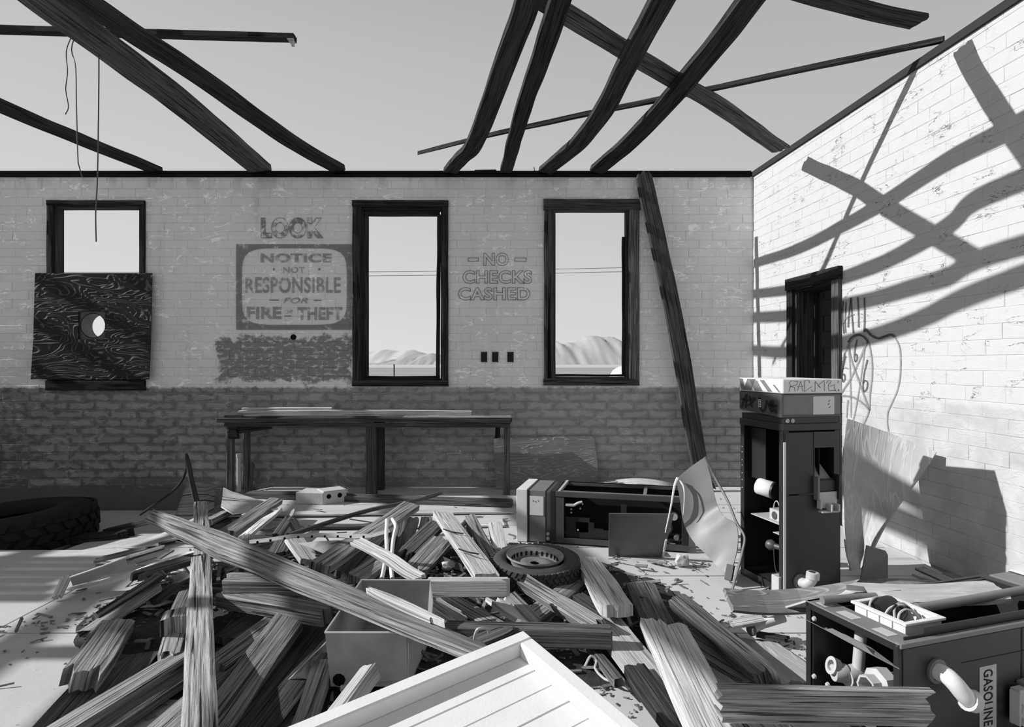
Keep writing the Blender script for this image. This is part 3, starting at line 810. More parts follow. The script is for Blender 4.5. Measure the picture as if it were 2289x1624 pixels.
plank('roof_batten', [zp(933,342,4.14), zp(1090,303,4.15), zp(1300,257,4.15), zp(1500,217,4.16), zp(1760,162,4.17), zp(2112,88,4.17)], .05, .045, rw, 'long thin batten crossing all the right-hand rafters to the right wall', 'batten', taper=(.7, 0), rag=(.05, .01))
plank('roof_board', [V(3.05,4.68,4.15), V(2.4,4.48,4.16), V(1.2,4.05,4.2)], .17, .03, rw, 'dark board just above the picture, nearest the sunlit wall', 'board')
b_ = plank('canopy_purlin', [at(660, 85, 10.5), at(342, 76, 10.5), at(-560, 51, 10.5)], .16, .10, M['burnt_wood'], 'black canopy beam outside, its free end above the long sagging rafter', 'beam', rag=(.01, .01))
q = MB(); q.tube([V(-12.6, 10.5, -.4), V(-12.6, 10.5, 7.2)], .12, 10); q.build('post', M['dark_metal'], b_)
q = MB(); c_ = at(652, 91, 10.5); q.rng(c_.x-.05, c_.x+.05, 10.42, 10.58, c_.z-.01, c_.z+.012); q.rng(c_.x+.0, c_.x+.04, 10.47, 10.53, c_.z-.09, c_.z-.01); q.build('bracket', M['pale_metal'], b_, label='pale metal bracket hanging under the beam end')
for i, (xa, xb) in enumerate(((-7.35, -5.25), (-8.5, -7.5), (-9.5, -8.9), (-10.5, -9.6), (-11.4, -10.9))):
    plank('rafter', [V(xa, 8.2, 4.13), V(xa*.576+xb*.424+(.15 if i else 0), 5.4, 4.08), V(xb, 1.6, 4.15)], .21, .075, rw, ('first','second','third','fourth','fifth')[i]+' dark rafter past the picture edge, counted from the low end wall', 'rafter', 'rafters of the left bay', wob=.01)
for k in range(6): plank('roof_sheathing', [V(-11.9, 4.20+.17*k, 4.22), V(-10.25-.1*(k%3), 4.20+.17*k, 4.22)], .165, .025, rw, ('nearest','second','third','fourth','fifth','farthest')[k]+' sheathing board still nailed over the left bay', 'board', 'added shade boards over the left bay')  # boards added out of view to cast shade on the left floor
plank('cross_purlin', [V(-12, 3.35, 4.24), V(-8.3, 3.40, 4.24)], .17, .10, rw, 'dark cross beam over the left bay outside the picture', 'beam')
# slips of sheathing still on the right wall
def rt(px, py, z): 
    p = wr(px, py); return V(p.x, p.y, z)
def onright(a, d, z): return (oR+duR*a-nR*d)+V(0, 0, z)
plank('sheathing_board', [onright(.05, .13, 4.095), onright(1.1, .13, 4.10), onright(2.2, .13, 4.10), onright(3.05, .13, 4.095)], .17, .018, rg, 'thin grey sheathing board along the top of the sunlit wall', 'board', rag=(.12, .05))
plank('sheathing_board', [onright(3.12, .13, 4.095), onright(4.4, .13, 4.10), onright(6.0, .13, 4.10)], .17, .018, rw, 'dark sheathing board on the sunlit wall, nearest the picture corner', 'board', rag=(.05, .05))
plank('splinter', [onright(.95, .08, 4.135), onright(1.35, .10, 4.15)], .035, .014, rw, 'small splinter sticking up on the top of the sunlit wall', 'splinter', taper=(.8, 0))
# broken bits on the back plate
plank('plate_scrap', [wb(1060,386,.02)+V(0,.03,.02), wb(1110,385,.02)+V(0,.03,.02)], .05, .03, M['burnt_wood'], 'short charred offcut lying on the wall plate between two rafters', 'offcut')
q = MB(); q.tube([wb(1196,384,.0)+V(0,.05,0), wb(1194,371,.0)+V(0,.05,.0)], .006, 6); q.build('nail', M['dark_metal'], None, label='bent nail standing on the wall plate', cat='nail')
def wire(name, pts, r, mat, label, cat='wire', n=24, group=None):
    q = MB(); q.tube(spline(pts, n), r, 6); return q.build(name, mat, None, smooth=True, label=label, cat=cat, group=group)
wire('hanging_wire', [zp(172,58,4.16), at(149,110,5.05), at(151,160,5.05), at(147,200,5.05), at(153,238,5.05), at(146,256,5.05)], .004, M['dark_metal'], 'short kinked wire dangling at the far left, shortest of three')
wire('hanging_wire', [zp(176,60,4.16), at(160,108,5.05), at(169,150,5.05), at(171,240,5.05), at(174,350,5.05), at(177,372,5.05), at(184,396,5.05)], .0045, M['dark_metal'], 'middle dangling wire with a crooked tip, ending at the wall plate')
wire('hanging_wire', [zp(216,72,4.16), at(220,90,5.05), at(221,180,5.05), at(218,390,5.05), at(214,470,5.05), at(215,540,5.05)], .0055, M['mid_metal'], 'longest dangling wire, hanging down in front of the left window')
for dz, lb in ((0, 'upper power line seen through the windows'), (-.28, 'lower power line seen through the windows')):
    wire('power_line', [V(-34,44,8.0+dz), V(-8,44,8.05+dz), V(9,44,8.35+dz), V(34,44,8.9+dz)], .016, M['mid_metal'], lb, 'cable')
for xx in (-34, 34):
    q = MB(); q.tube([(xx, 44.18, -.5), (xx, 44.18, 9.6)], .14, 8); q.rng(xx-.7, xx+.7, 43.9, 44.1, 7.6, 9.0) if False else None
    q.build('power_pole', M['mid_wood'], None, label='wooden power pole far outside, %s end of the lines' % ('west' if xx < 0 else 'east'), cat='pole')
q = MB(); p = at(881, 838, 88); q.rng(p.x-.07, p.x+.07, 87.9, 88.1, -.5, 1.45); q.rng(p.x-.09, p.x+.09, 87.88, 88.12, 1.45, 1.5)
q.build('marker_post', M['dark_wood'], None, label='lone marker post out on the desert flat', cat='post')
# white tank outside window 3
tk = empty('storage_tank', (2.7, 13.2, -.36), 'white round-ended storage tank outside the window beside the leaning timber', 'tank')
q = MB(); prof = [(0, -.0), (.14, .03), (.26, .10), (.33, .21), (.36, .36), (.36, 1.7), (.33, 1.85), (.26, 1.96), (.14, 2.03), (0, 2.06)]
q.lathe(prof, Matrix.Translation((2.03, 13.2, 1.20)) @ Matrix.Rotation(math.pi/2, 4, 'Y'), 24); q.build('tank', M['white_enamel'], tk, smooth=True)
for xx in (2.5, 3.6):
    q = MB(); q.rng(xx-.08, xx+.08, 12.95, 13.45, -.36, .95); q.build('leg', M['dark_metal'], tk)

# leaning timber
plank('leaning_timber', [gp(1582,1098,0.0), at(1562,1032,7.86), at(1508,715,7.94), at(1436,383,8.03)], .20, .09, M['dark_wood'], 'heavy dark timber leaning from the floor against the back wall', 'timber', roll=0.0, rag=(.03, .08), up=(0,-1,0))

# ------------------------------------------------------------------ workbench
bt = empty('workbench', (wx(820), 7.9, 0), 'long rough wooden workbench under the painted notices', 'workbench')
zt_ = H-(938-CY)*7.75/F; 
def bx(px, Y): return (px-CX)*Y/F
z1 = H-(934-CY)*7.72/F
plank('top_board', [V(bx(488,7.68), 7.68, z1-.02), V(bx(820,7.68), 7.68, z1-.01), V(bx(1145,7.68), 7.68, z1-.03)], .22, .05, M['dark_wood'], None, None, parent=bt)
plank('top_board', [V(bx(490,7.68), 7.93, z1-.02), V(bx(1143,7.68), 7.93, z1-.025)], .24, .05, M['mid_wood'], None, None, parent=bt)
plank('apron', [V(bx(500,7.62), 7.59, z1-.065), V(bx(1140,7.62), 7.59, z1-.075)], .03, .05, M['dark_wood'], None, None, parent=bt)
def leg(px0, px1, Y, mat, zb=0, ztop=None, dd=.09):
    x0, x1 = bx(px0, Y), bx(px1, Y); return plank('leg', [V((x0+x1)/2, Y, zb), V((x0+x1)/2, Y, ztop or z1-.045)], x1-x0, dd, mat, None, None, parent=bt, up=(0,-1,0), rag=(.01, .01))
leg(508, 522, 7.66, M['mid_wood']); leg(545, 557, 7.98, M['mid_wood']); leg(820, 842, 7.66, M['dark_wood'], dd=.12); leg(842, 859, 7.95, M['dark_wood']); leg(1126, 1140, 7.66, M['mid_wood']); leg(1108, 1118, 7.98, M['burnt_wood'], .65)
plank('brace', [V(bx(514,7.62), 7.62, z1-.13), V(bx(575,7.62), 8.05, z1-.10)], .05, .13, M['dark_wood'], None, None, parent=bt, up=(0,0,1), roll=0)
plank('brace', [V(bx(509,7.6), 7.60, z1-.16), V(bx(534,7.6), 7.60, z1-.16)], .16, .05, M['burnt_wood'], None, None, parent=bt, roll=math.pi/2)
plank('bench_board', [V(bx(532,7.75), 7.80, z1+.052), V(bx(820,7.75), 7.80, z1+.058), V(bx(1055,7.75), 7.80, z1+.047)], .13, .075, M['pale_wood'], 'pale nail-holed board lying along the workbench top', 'board', rag=(.01, .02))
plank('bench_board', [V(bx(530,7.8), 7.98, z1+.062), V(bx(735,7.8), 7.98, z1+.065)], .12, .10, M['pale_wood'], 'short pale board at the back of the workbench, left half', 'board', rag=(.01, .02))
plank('loose_slat', [V(bx(503,7.68), 7.66, z1+.027), V(bx(546,7.68), 7.66, z1+.030)], .05, .03, M['dark_wood'], 'small dark slat on the left end of the workbench', 'slat')
plank('loose_slat', [V(bx(900,7.68), 7.66, z1+.022), V(bx(1143,7.68), 7.68, z1+.020)], .10, .02, M['pale_wood'], 'pale split slat on the right end of the workbench', 'slat', rag=(.1, .02))
q = MB(); q.tube([V(bx(534,7.85), 7.85, 0), V(bx(534,7.85), 7.85, .43)], .028, 10); q.tube([V(bx(534,7.85), 7.85, .43), V(bx(534,7.85), 7.85, .47)], .034, 10)
q.build('pipe_stub', M['pale_metal'], None, smooth=True, label='capped pipe stub standing under the left end of the workbench', cat='pipe')
plank('floor_offcut', [V(bx(556,7.9), 7.95, .012), V(bx(562,7.9), 7.95, .35)], .05, .025, M['mid_wood'], 'short upright stick behind the rear left workbench leg', 'stick', up=(0,-1,0))
# weathered sheet leaning under the window
q = MB(); rows = []
for i in range(9):
    f = i/8; rows.append([wb(1103+(1327-1103)*f, 978-4*f, .03)+V(0, .01, 0), wb(1106+(1333-1106)*f, 1030, .10), V(bx(1110+(1337-1110)*f, 7.95), 7.95, .0)])
q.sheet(rows, .018); q.build('weathered_panel', M['ply_grey'], None, label='weathered grained plywood sheet leaning on the wall by the right end of the bench', cat='panel')

# concrete block with two holes
cb = empty('concrete_block', gp(718,1125), 'pale cement block with two round holes lying behind the debris', 'block')
q = MB(); A = gp(661,1126); B = gp(722,1128); C = gp(775,1121); 
up_ = V(0,0,.155)
def slabpoly(P, Q, depth, h): 
    d = (Q-P); n = V(-d.y, d.x, 0).normalized()*depth; return [P, Q, Q+n, P+n], V(0,0,h)
pl, ex = slabpoly(A, B, .26, .135); q.prism(pl, ex); q.build('block', M['cement'], cb, bevel=.006)
q = MB(); pl, ex = slabpoly(B+V(.005,0,0), C, .22, .15); q.prism(pl, ex); o2 = q.build('block', M['cement'], cb, bevel=.006)
for f in (.24, .70):
    d = (C-B); n = V(-d.y, d.x, 0).normalized(); c = B+d*f-n*.003+V(0,0,.088)
    q = MB(); q.lathe([(0, .004), (.026, .004), (.026, -.004)], Matrix.Translation(c) @ n.to_track_quat('-Z','Y').to_matrix().to_4x4(), 14); q.build('hole', M['charcoal_hole'], o2)

# ------------------------------------------------------------------ fuel pumps
A_, B_, H_ = .456, .50, 1.49
def pump(O, ex, ey, ez, label, kind):
    X = Matrix(((ex[0], ey[0], ez[0], O[0]), (ex[1], ey[1], ez[1], O[1]), (ex[2], ey[2], ez[2], O[2]), (0, 0, 0, 1)))
    def T(*p): return X @ Vector(p)
    corners = [T(x, y, z) for x in (0, A_) for y in (0, B_) for z in (0, H_)]
    base = sum(corners, Vector())/8; base.z = min(c.z for c in corners)
    P = empty('fuel_pump', base, label, 'fuel pump', None)
    dm, bm_, gm, mm, pm = M['dark_metal'], M['black_metal'], M['grey_metal'], M['mid_metal'], M['pale_metal']
    def bx(name, x0, x1, y0, y1, z0, z1, mat, par=None, label=None, bev=.002):
        q = MB(); q.rng(x0, x1, y0, y1, z0, z1, X); return q.build(name, mat, par or P, label=label, bevel=bev)
    def cyl(name, c, axis, prof, mat, par=None, n=18, label=None):
        q = MB(); m = X @ Matrix.Translation(c) @ Vector(axis).to_track_quat('Z', 'Y').to_matrix().to_4x4()
        q.lathe(prof, m, n); return q.build(name, mat, par or P, smooth=True, label=label)
    def tub(name, pts, r, mat, par=None, n=12, label=None, k=20, sm=True):
        q = MB(); q.tube([X @ p for p in (spline(pts, k) if sm else [Vector(p) for p in pts])], r, n); return q.build(name, mat, par or P, smooth=True, label=label)
    # frame: four angle posts, base rails
    for (x, y, sx_, sy_) in ((0, 0, 1, 1), (A_, 0, -1, 1), (0, B_, 1, -1), (A_, B_, -1, -1)):
        q = MB(); q.box((x+sx_*.022, y+sy_*.003, .57), (.044, .006, 1.14), X); q.box((x+sx_*.003, y+sy_*.022, .57), (.006, .044, 1.14), X)
        q.build('post', dm, P)
    for a in ((0, A_, 0, .03, 0, .055), (0, A_, B_-.03, B_, 0, .055), (0, .03, .03, B_-.03, 0, .055), (A_-.03, A_, .03, B_-.03, 0, .055)): bx('base_rail', *a, dm)
    bx('back_panel', .006, A_-.006, B_-.010, B_-.004, .05, 1.14, bm_)
    # collar and head
    bx('collar', -.006, A_+.006, -.006, B_+.006, 1.135, 1.185, dm, bev=.004)
    bx('neck', .008, A_-.008, .004, B_-.004, 1.185, 1.228, mm if kind == 'back' else dm)
    for x in (.035, .075):
        cyl('bolt', (x, .002, 1.205), (0, -1, 0), [(0, .008), (.008, .008), (.010, .004), (.015, .003), (.015, 0)], pm, n=14)
    if kind == 'standing':
        bx('head_box', 0, A_, .0, B_, 1.245, 1.385, gm)
        q = MB(); q.add([(0.0, .0, 1.225), (.0, .0, 1.385), (.0, B_, 1.385), (.0, B_, 1.255), (.03, 0, 1.225), (.03, 0, 1.385), (.03, B_, 1.385), (.03, B_, 1.255)], [(0,1,2,3),(4,5,6,7),(0,1,5,4),(1,2,6,5),(2,3,7,6),(3,0,4,7)], None, X @ Matrix.Translation((-.012, 0, 0)))
        dial = q.build('dial_panel', mm, P, bevel=.004, label='dark enamel panel smeared with black paint')
        bx('apron', 0, A_, 0, .012, 1.228, 1.25, mm)
        pl = lambda fx, fy, z=0: X @ Vector((-.0155, B_*.97-(B_*.90)*fx, 1.262+.118*fy-.012*fx))
        def brush(pts, w):
            q = MB(); path = spline([V(a, b, 0) for a, b in pts], max(8, 5*len(pts))); vs = []; fs = []
            for i, p in enumerate(path):
                d = (path[min(i+1, len(path)-1)]-path[max(i-1, 0)]).normalized(); s_ = V(-d.y*.35, d.x, 0)*w
                vs.append(pl(p.x+s_.x, p.y+s_.y)); vs.append(pl(p.x-s_.x, p.y-s_.y))
            for i in range(len(path)-1): fs.append((2*i, 2*i+1, 2*i+3, 2*i+2))
            q.add(vs, fs); q.build('brush_lettering', M['ink'], dial, fix=False)
        for pts, w in (([(.04,.05),(.10,.5),(.18,.92)], .07), ([(.18,.92),(.17,.5),(.15,.05)], .07), ([(.03,.62),(.20,.55),(.42,.78)], .06), ([(.26,.85),(.30,.45),(.33,.15)], .06), ([(.42,.70),(.30,.4),(.20,.2)], .06),
                       ([(.53,.85),(.54,.3),(.62,.02),(.69,.3),(.72,.72)], .075), ([(.76,.6),(.82,.2),(.86,.12),(.85,.5),(.80,.7)], .09), ([(.84,.75),(.92,.3),(.95,.02)], .10), ([(.97,.5),(.90,.45),(.78,.5)], .08)): brush(pts, w)
        q = MB(); vs = [X @ Vector(p) for p in ((-.0152, .255, 1.285), (-.0152, .225, 1.283), (-.0152, .225, 1.338), (-.0152, .255, 1.340))]; q.prism(vs, X.to_3x3() @ V(-.0012, 0, 0)); st = q.build('sticker', M['paper'], dial, label='small white sticker with dark print')
        for k in range(4):
            q = MB(); q.rng(-.0172, -.0166, .231, .249, 1.291+k*.012, 1.298+k*.012, X); q.build('print', M['ink'], st) if k else q.build('print', M['ink'], st)
    else:
        bx('head_box', 0, A_, .0, B_, 1.228, 1.375, gm)
    bx('seam', -.002, A_+.002, -.004, B_+.002, 1.375 if kind != 'standing' else 1.382, 1.392, dm)
    band = bx('top_band', -.008, A_+.008, -.008, B_+.008, 1.392, H_, M['white_enamel'], bev=.005)
    pn = bx('paper_notice', .235, .405, -.003, -.0005, 1.245, 1.37, M['paper'], label='pasted white paper notice with three ticks', bev=0)
    for k, (x, z) in enumerate(((.355, 1.335), (.35, 1.313), (.357, 1.29))):
        q = MB(); q.bar(T(x, -.0036, z), T(x+.016, -.0036, z+.006), .004, .001); q.bar(T(x+.004, -.0036, z-.003), T(x+.012, -.0036, z+.010), .003, .001); q.build('print', M['ink'], pn)
    if kind == 'standing':
        def pen(pts, w=.0028, face='f'):
            q = MB(); q.tube([X @ V(.012+.44*a, -.0095, 1.402+.082*b) for a, b in pts], w/2, 4); q.build('scribble', M['dark_metal'], band)
        for pts in ([(.06,.05),(.09,.6),(.06,.75),(.10,.95),(.22,.9),(.20,.6),(.08,.45)], [(.10,.45),(.16,.4),(.17,.05)], [(.21,.1),(.27,.9),(.31,.05)], [(.20,.45),(.33,.5)], [(.34,1),(.34,.02),(.47,.45)], [(.34,.98),(.42,.98),(.43,.75)], [(.46,.2),(.48,.02),(.53,.05),(.53,.85)], [(.53,.9),(.63,.35),(.58,.5)], [(.60,.6),(.70,.98),(.70,.05)],
                    [(.74,.7),(.76,.95),(.82,.9),(.80,.7),(.77,.55),(.78,.1),(.90,.08)], [(.80,.45),(.89,.6),(.88,.3),(.92,.0)], [(.96,.95),(.94,.8),(.97,.75)], [(.955,.2),(.975,.1),(.955,.05),(.95,.15)]): pen(pts)
        # grey strips painting shadow streaks on the sunlit side of the band
        for (y0, y1, z0, z1, t) in ((.44, .485, 1.40, 1.485, .02), (.33, .43, 1.40, 1.485, -.03), (.24, .33, 1.40, 1.475, .04), (.14, .19, 1.40, 1.48, .06), (.04, .06, 1.40, 1.45, .04)):
            q = MB(); q.prism([T(-.0095, y0+t, z1), T(-.0095, y1+t, z1), T(-.0095, y1-t*.6, z0), T(-.0095, y0-t*.6, z0)], X.to_3x3() @ V(-.0008, 0, 0)); q.build('shadow_streak', gm, band)
    # front face with the hose fittings
    if kind in ('standing', 'front'):
        lp = bx('lower_panel', .014, A_-.014, -.004, .004, .012, .692, dm, bev=.003)
        bx('upper_panel', .014, .236, -.004, .004, .70, 1.125, dm, bev=.003)
        q = MB(); q.rng(.240, A_-.014, -.004, .004, 1.015, 1.125, X); q.rng(.402, A_-.014, -.004, .004, .80, 1.0145, X); q.rng(.240, .4015, -.004, .004, .70, .80, X); q.rng(.240, .246, -.004, .004, .8005, 1.0145, X); q.build('nozzle_panel', dm, P)
        q = MB(); q.rng(.244, .404, .16, .17, .78, 1.03, X); q.rng(.242, .247, .0045, .16, .78, 1.03, X); q.rng(.40, .405, .0045, .16, .78, 1.03, X); q.rng(.2475, .3995, .0045, .16, 1.02, 1.03, X); q.build('nozzle_boot', bm_, P)
        q = MB(); q.prism([T(.250, .010, .79), T(.385, .010, .79), T(.30, .14, 1.0), T(.250, .14, 1.0)], X.to_3x3() @ V(0, -.004, .003)); q.build('chute', gm, P)
        hk = bx('nozzle_hook', .262, .402, -.018, -.005, .715, .79, dm)
        bx('hook_cheek', .236, .252, -.05, -.005, .66, .82, gm, hk); bx('hook_cheek', .404, .412, -.05, -.005, .66, .83, dm, hk)
        q = MB(); q.rng(.262, .405, -.03, -.018, .60, .712, X); q.rng(.25, .262, -.06, -.018, .60, .66, X); q.rng(.315, .330, -.085, -.03, .585, .635, X); q.rng(.372, .385, -.085, -.03, .585, .635, X); q.rng(.25, .39, -.075, -.03, .578, .588, X)
        q.build('hook_casting', pm, hk, bevel=.003, label='pale cast nozzle holder')
        eo = 0 if kind == 'standing' else .085
        el = tub('pipe_elbow', [(.125, .0, .105+eo), (.125, -.05, .105+eo), (.130+eo*.15, -.078, .112+eo), (.145+eo*.4, -.095, .135+eo), (.152+eo*.6, -.10, .16+eo)], .034, pm if kind == 'standing' else M['white_enamel'], lp, 16, 'pale pipe elbow')
        cyl('collar', (.152+eo*.6, -.10, .150+eo), (.1+eo*3, -.02, 1), [(.030, 0), (.043, 0), (.043, .04), (.036, .046), (.030, .046)], pm, el, 16)
        q = MB(); q.lathe([(.036, 0), (.050, 0), (.050, .012), (.036, .012)], X @ Matrix.Translation((.125, -.004, .105+eo)) @ V(0, -1, 0).to_track_quat('Z', 'Y').to_matrix().to_4x4(), 20, closed=True); q.build('gasket', gm, el)
    if kind == 'standing':
        bx('side_panel', A_-.004, A_, .045, B_-.045, .055, 1.135, dm)
        bx('edge_strip', -.004, .016, -.010, -.0045, .0, 1.06, M['white_enamel'], label='bright bare strip on the front edge')
        bx('edge_strip', .0205, .024, -.008, -.0045, .1, 1.0, gm)
        cyl('filter_canister', (.03, .33, .70), (.55, -1, -.16), [(0, 0), (.055, 0), (.06, .01), (.06, .11), (.052, .12), (0, .12)], M['white_enamel'], label='white filter canister')
        cyl('canister_cap', (.07, .255, .688), (.55, -1, -.16), [(.035, .03), (.062, .03), (.062, .045), (.048, .05), (0, .046)], dm)
        sh = bx('shelf', .02, .20, .06, .40, .475, .482, pm)
        bx('junction_box', .05, .15, .10, .22, .484, .56, pm, sh); cyl('box_cover', (.049, .16, .52), (-1, 0, 0), [(0, .004), (.028, .004), (.028, 0)], mm, sh)
        tub('box_loop', [(.07, .20, .562), (.07, .19, .60), (.07, .165, .62), (.07, .14, .60), (.07, .125, .562)], .004, pm, sh, 6)
        bx('bracket_plate', .02, .14, .04, .14, .405, .411, pm)
        cyl('valve', (.06, .26, .29), (.3, -1, 0), [(0, 0), (.03, .005), (.04, .03), (.03, .06), (.02, .07), (.02, .12), (0, .12)], mm)
        tub('valve_wire', [(.05, .17, .28), (.05, .165, .2), (.05, .15, .14), (.05, .12, .12), (.05, .10, .16)], .003, mm, None, 6)
        bx('inner_plate', .06, .066, .28, .48, .74, 1.12, dm); bx('inner_plate', .30, .306, .02, .48, .05, 1.12, bm_)
        bx('foot_plate', -.02, .04, .02, .10, .002, .13, pm, label='pale bent foot plate')
        q = MB()
        for z in (.66, .72, .77, .83, .87, .93, .97): q.box((-.001, B_-.022, z), (.004, .007, .007), X)
        for k in range(8): q.box((.299, .06+.05*k, .2+.1*((k*3) % 7)), (.003, .01, .01), X)
        q.build('rivets', pm, P, kind='stuff')
    if kind == 'back':
        # open front: bare inner frame with plates, top (local x = A) open
        q = MB(); q.rng(.004, .05, -.004, .010, .0, 1.135, X); q.build('front_rail', mm, P)
        q = MB(); q.rng(A_-.045, A_+.004, -.010, .012, .0, 1.135, X); q.build('front_rail', mm, P, bevel=.004)
        bx('front_post', .05, A_-.05, -.004, .012, 1.06, 1.135, mm)
        bx('inner_wall', .05, A_-.05, .30, .306, .05, 1.12, bm_); bx('inner_floor', .012, .018, .02, B_-.02, .05, 1.12, bm_)
        q = MB(); y0, y1 = .03, .036
        for (x0, x1, z0, z1) in ((.05, .10, .72, 1.05), (.10, .19, .96, 1.05), (.10, .19, .80, .85), (.10, .14, .72, .80), (.19, .23, .84, 1.05), (.05, .13, .50, .72)): q.rng(x0, x1, y0, y1, z0, z1, X)
        q.build('pierced_plate', dm, P); bx('pierced_plate', .05, .36, .05, .056, .52, .57, mm)
        bx('lever', .33, .35, .0, .03, .97, 1.05, pm); tub('lever', [(.34, .01, .97), (.36, .01, .94), (.375, .01, .90)], .012, pm)
        q = MB()
        for (x, z) in ((.30, 1.0), (.27, 1.0), (.31, .92), (.35, .9), (.09, .62), (.07, .6), (.12, .94), (.14, .60)): q.lathe([(0, .006), (.008, .005), (.008, 0)], X @ Matrix.Translation((x, .028, z)) @ V(0, -1, 0).to_track_quat('Z', 'Y').to_matrix().to_4x4(), 8)
        q.build('rivets', pm, P, kind='stuff')
        cyl('gauge', (.18, .06, .19), (0, -1, 0), [(0, .02), (.05, .02), (.06, .015), (.06, 0)], mm); cyl('gauge_glass', (.18, .038, .19), (0, -1, 0), [(0, .006), (.045, .004), (.045, 0)], gm)
        cyl('fitting', (.10, .08, .10), (0, -1, 0), [(0, .05), (.02, .05), (.025, 0)], gm); cyl('fitting', (.28, .08, .12), (0, -1, 0), [(0, .05), (.03, .05), (.03, 0)], pm)
        # top side
        bx('top_rail', A_-.02, A_+.002, .012, .05, .02, 1.12, gm); bx('top_rail', A_-.03, A_, B_-.05, B_, .02, 1.12, mm)
        bx('cross_bar', A_-.012, A_+.012, .0, B_, 1.09, 1.115, pm); bx('cross_bar', A_-.03, A_-.01, .05, B_-.05, .35, .38, gm)
        q = MB(); yb = .30
        q.rng(A_-.075, A_-.07, .17, .26, .36, 1.0, X); pp = q.build('pierced_plate', gm, P)
        for z, r_ in ((.86, .022), (.58, .022), (.95, .008), (.92, .008), (.80, .007), (.70, .007), (.5, .007)):
            q = MB(); q.lathe([(0, .002), (r_, .002), (r_, 0)], X @ Matrix.Translation((A_-.069, .215+(.02 if r_ < .01 else 0), z)) @ V(1, 0, 0).to_track_quat('Z', 'Y').to_matrix().to_4x4(), 14); q.build('hole', M['charcoal_hole'], pp)
    if kind == 'front':
        bx('side_panel', A_-.004, A_, .045, B_-.045, .055, 1.135, dm)
        # open base end with pipework, open top with tray
        bx('end_plate', .03, .43, B_-.045, B_-.04, .0, .35, dm)
        bx('end_rail', .0, .085, .0, .012, .0, .006, gm); bx('top_flange', -.006, .0, .0, B_, -.004, .11, gm, label='flat grey flange with worn patches')
        for y0, y1 in ((.07, .15), (.25, .34), (.40, .46)): bx('worn_patch', -.0075, -.006, y0, y1, .02, .075, pm)
        q = MB()
        q.prism([T(.09, .0, -.002), T(.09, .12, -.002), T(.065, .17, -.002), T(.065, .34, -.002), T(.085, .38, -.002), T(.085, B_, -.002), T(.115, B_, .06), T(.115, .36, .06), T(.095, .32, .06), T(.095, .19, .06), T(.125, .12, .06), T(.125, 0, .06)], X.to_3x3() @ V(.004, 0, .001)); q.build('end_bracket', gm, P)
        q = MB(); q.prism([T(.40, .10, -.01), T(.40, B_-.02, -.01), T(.40, B_-.02, .10), T(.40, .20, .10)], X.to_3x3() @ V(.005, 0, 0)); q.build('foot_bracket', gm, P)
        cast = M['pale_metal']
        u1 = tub('union_pipe', [(.06, .33, .16), (.26, .33, .14), (.28, .33, .135)], .026, cast, None, 14, 'pale iron pipe with a valve')
        cyl('valve_body', (.30, .34, .13), (0, 0, -1), [(0, -.03), (.045, -.03), (.05, 0), (.04, .05), (0, .05)], cast, u1); cyl('valve_port', (.265, .37, .06), (-.35, .25, -1), [(.020, 0), (.035, 0), (.040, .035), (.024, .035), (.022, .002)], cast, u1)
        cyl('valve_body', (.285, .35, .09), (0, .3, -1), [(0, 0), (.038, 0), (.042, .03), (.036, .06), (0, .06)], cast, u1)
        u2 = cyl('pipe_union', (.225, .10, .16), (0, .12, -1), [(.03, -.04), (.045, .0), (.05, .06), (.05, .10)], gm, None, 14, 'large open pipe union with a hexagonal nut')
        cyl('hex_nut', (.225, .112, .06), (0, .12, -1), [(.038, 0), (.078, 0), (.078, .05), (.055, .06), (.055, .10), (.045, .10), (.042, .02)], cast, u2, 8)
        u3 = tub('tee_pipe', [(.31, .02, .12), (.315, .07, .08), (.32, .10, .05)], .030, cast, None, 14); cyl('tee_cap', (.322, .11, .04), (.05, .4, -.5), [(0, 0), (.036, 0), (.038, .03), (.02, .045), (0, .045)], cast, u3)
        for (x, y) in ((.06, .44), (.33, .44), (.33, .36), (.43, .01)):
            cyl('bolt', (x, y, -.004), (0, 0, -1), [(0, .012), (.009, .010), (.012, 0)], pm, n=10)
        # top side (local x = 0): tray of wires, conduit, step plate
        bx('front_rail', -.008, .012, -.008, .02, .0, 1.135, gm); bx('front_lip', -.045, .0, .022, .028, .16, 1.13, dm); bx('front_lip', -.02, .0, .022, .028, .05, .16, dm)
        tray = empty('tray', T(-.04, .24, .32), None, None); tray.parent = P; tray.location = T(-.04, .24, .32)-wl(P)
        q = MB(); x0, x1, y0, y1, z0, z1 = -.022, .058, .10, .36, .15, .36
        q.rng(x0, x1, y0, y0+.008, z0, z1, X); q.rng(x0, x1, y1-.008, y1, z0, z1, X); q.rng(x0, x1, y0+.008, y1-.008, z0, z0+.008, X); q.rng(x0, x1, y0+.008, y1-.008, z1-.008, z1, X); q.rng(x1-.008, x1, y0+.008, y1-.008, z0+.008, z1-.008, X)
        q.rng(x0-.012, x0, y0-.012, y0+.012, z0-.012, z1+.012, X); q.rng(x0-.012, x0, y1-.012, y1+.012, z0-.012, z1+.012, X); q.rng(x0-.012, x0, y0+.012, y1-.012, z0-.012, z0+.012, X); q.rng(x0-.012, x0, y0+.012, y1-.012, z1-.012, z1+.012, X)
        for k in range(3): q.rng(x0, x1, y0+.06+.065*k, y0+.066+.065*k, z0-.006, z0, X)
        q.build('tray_body', M['white_enamel'], tray, bevel=.002, label='white plastic tray with a rolled rim')
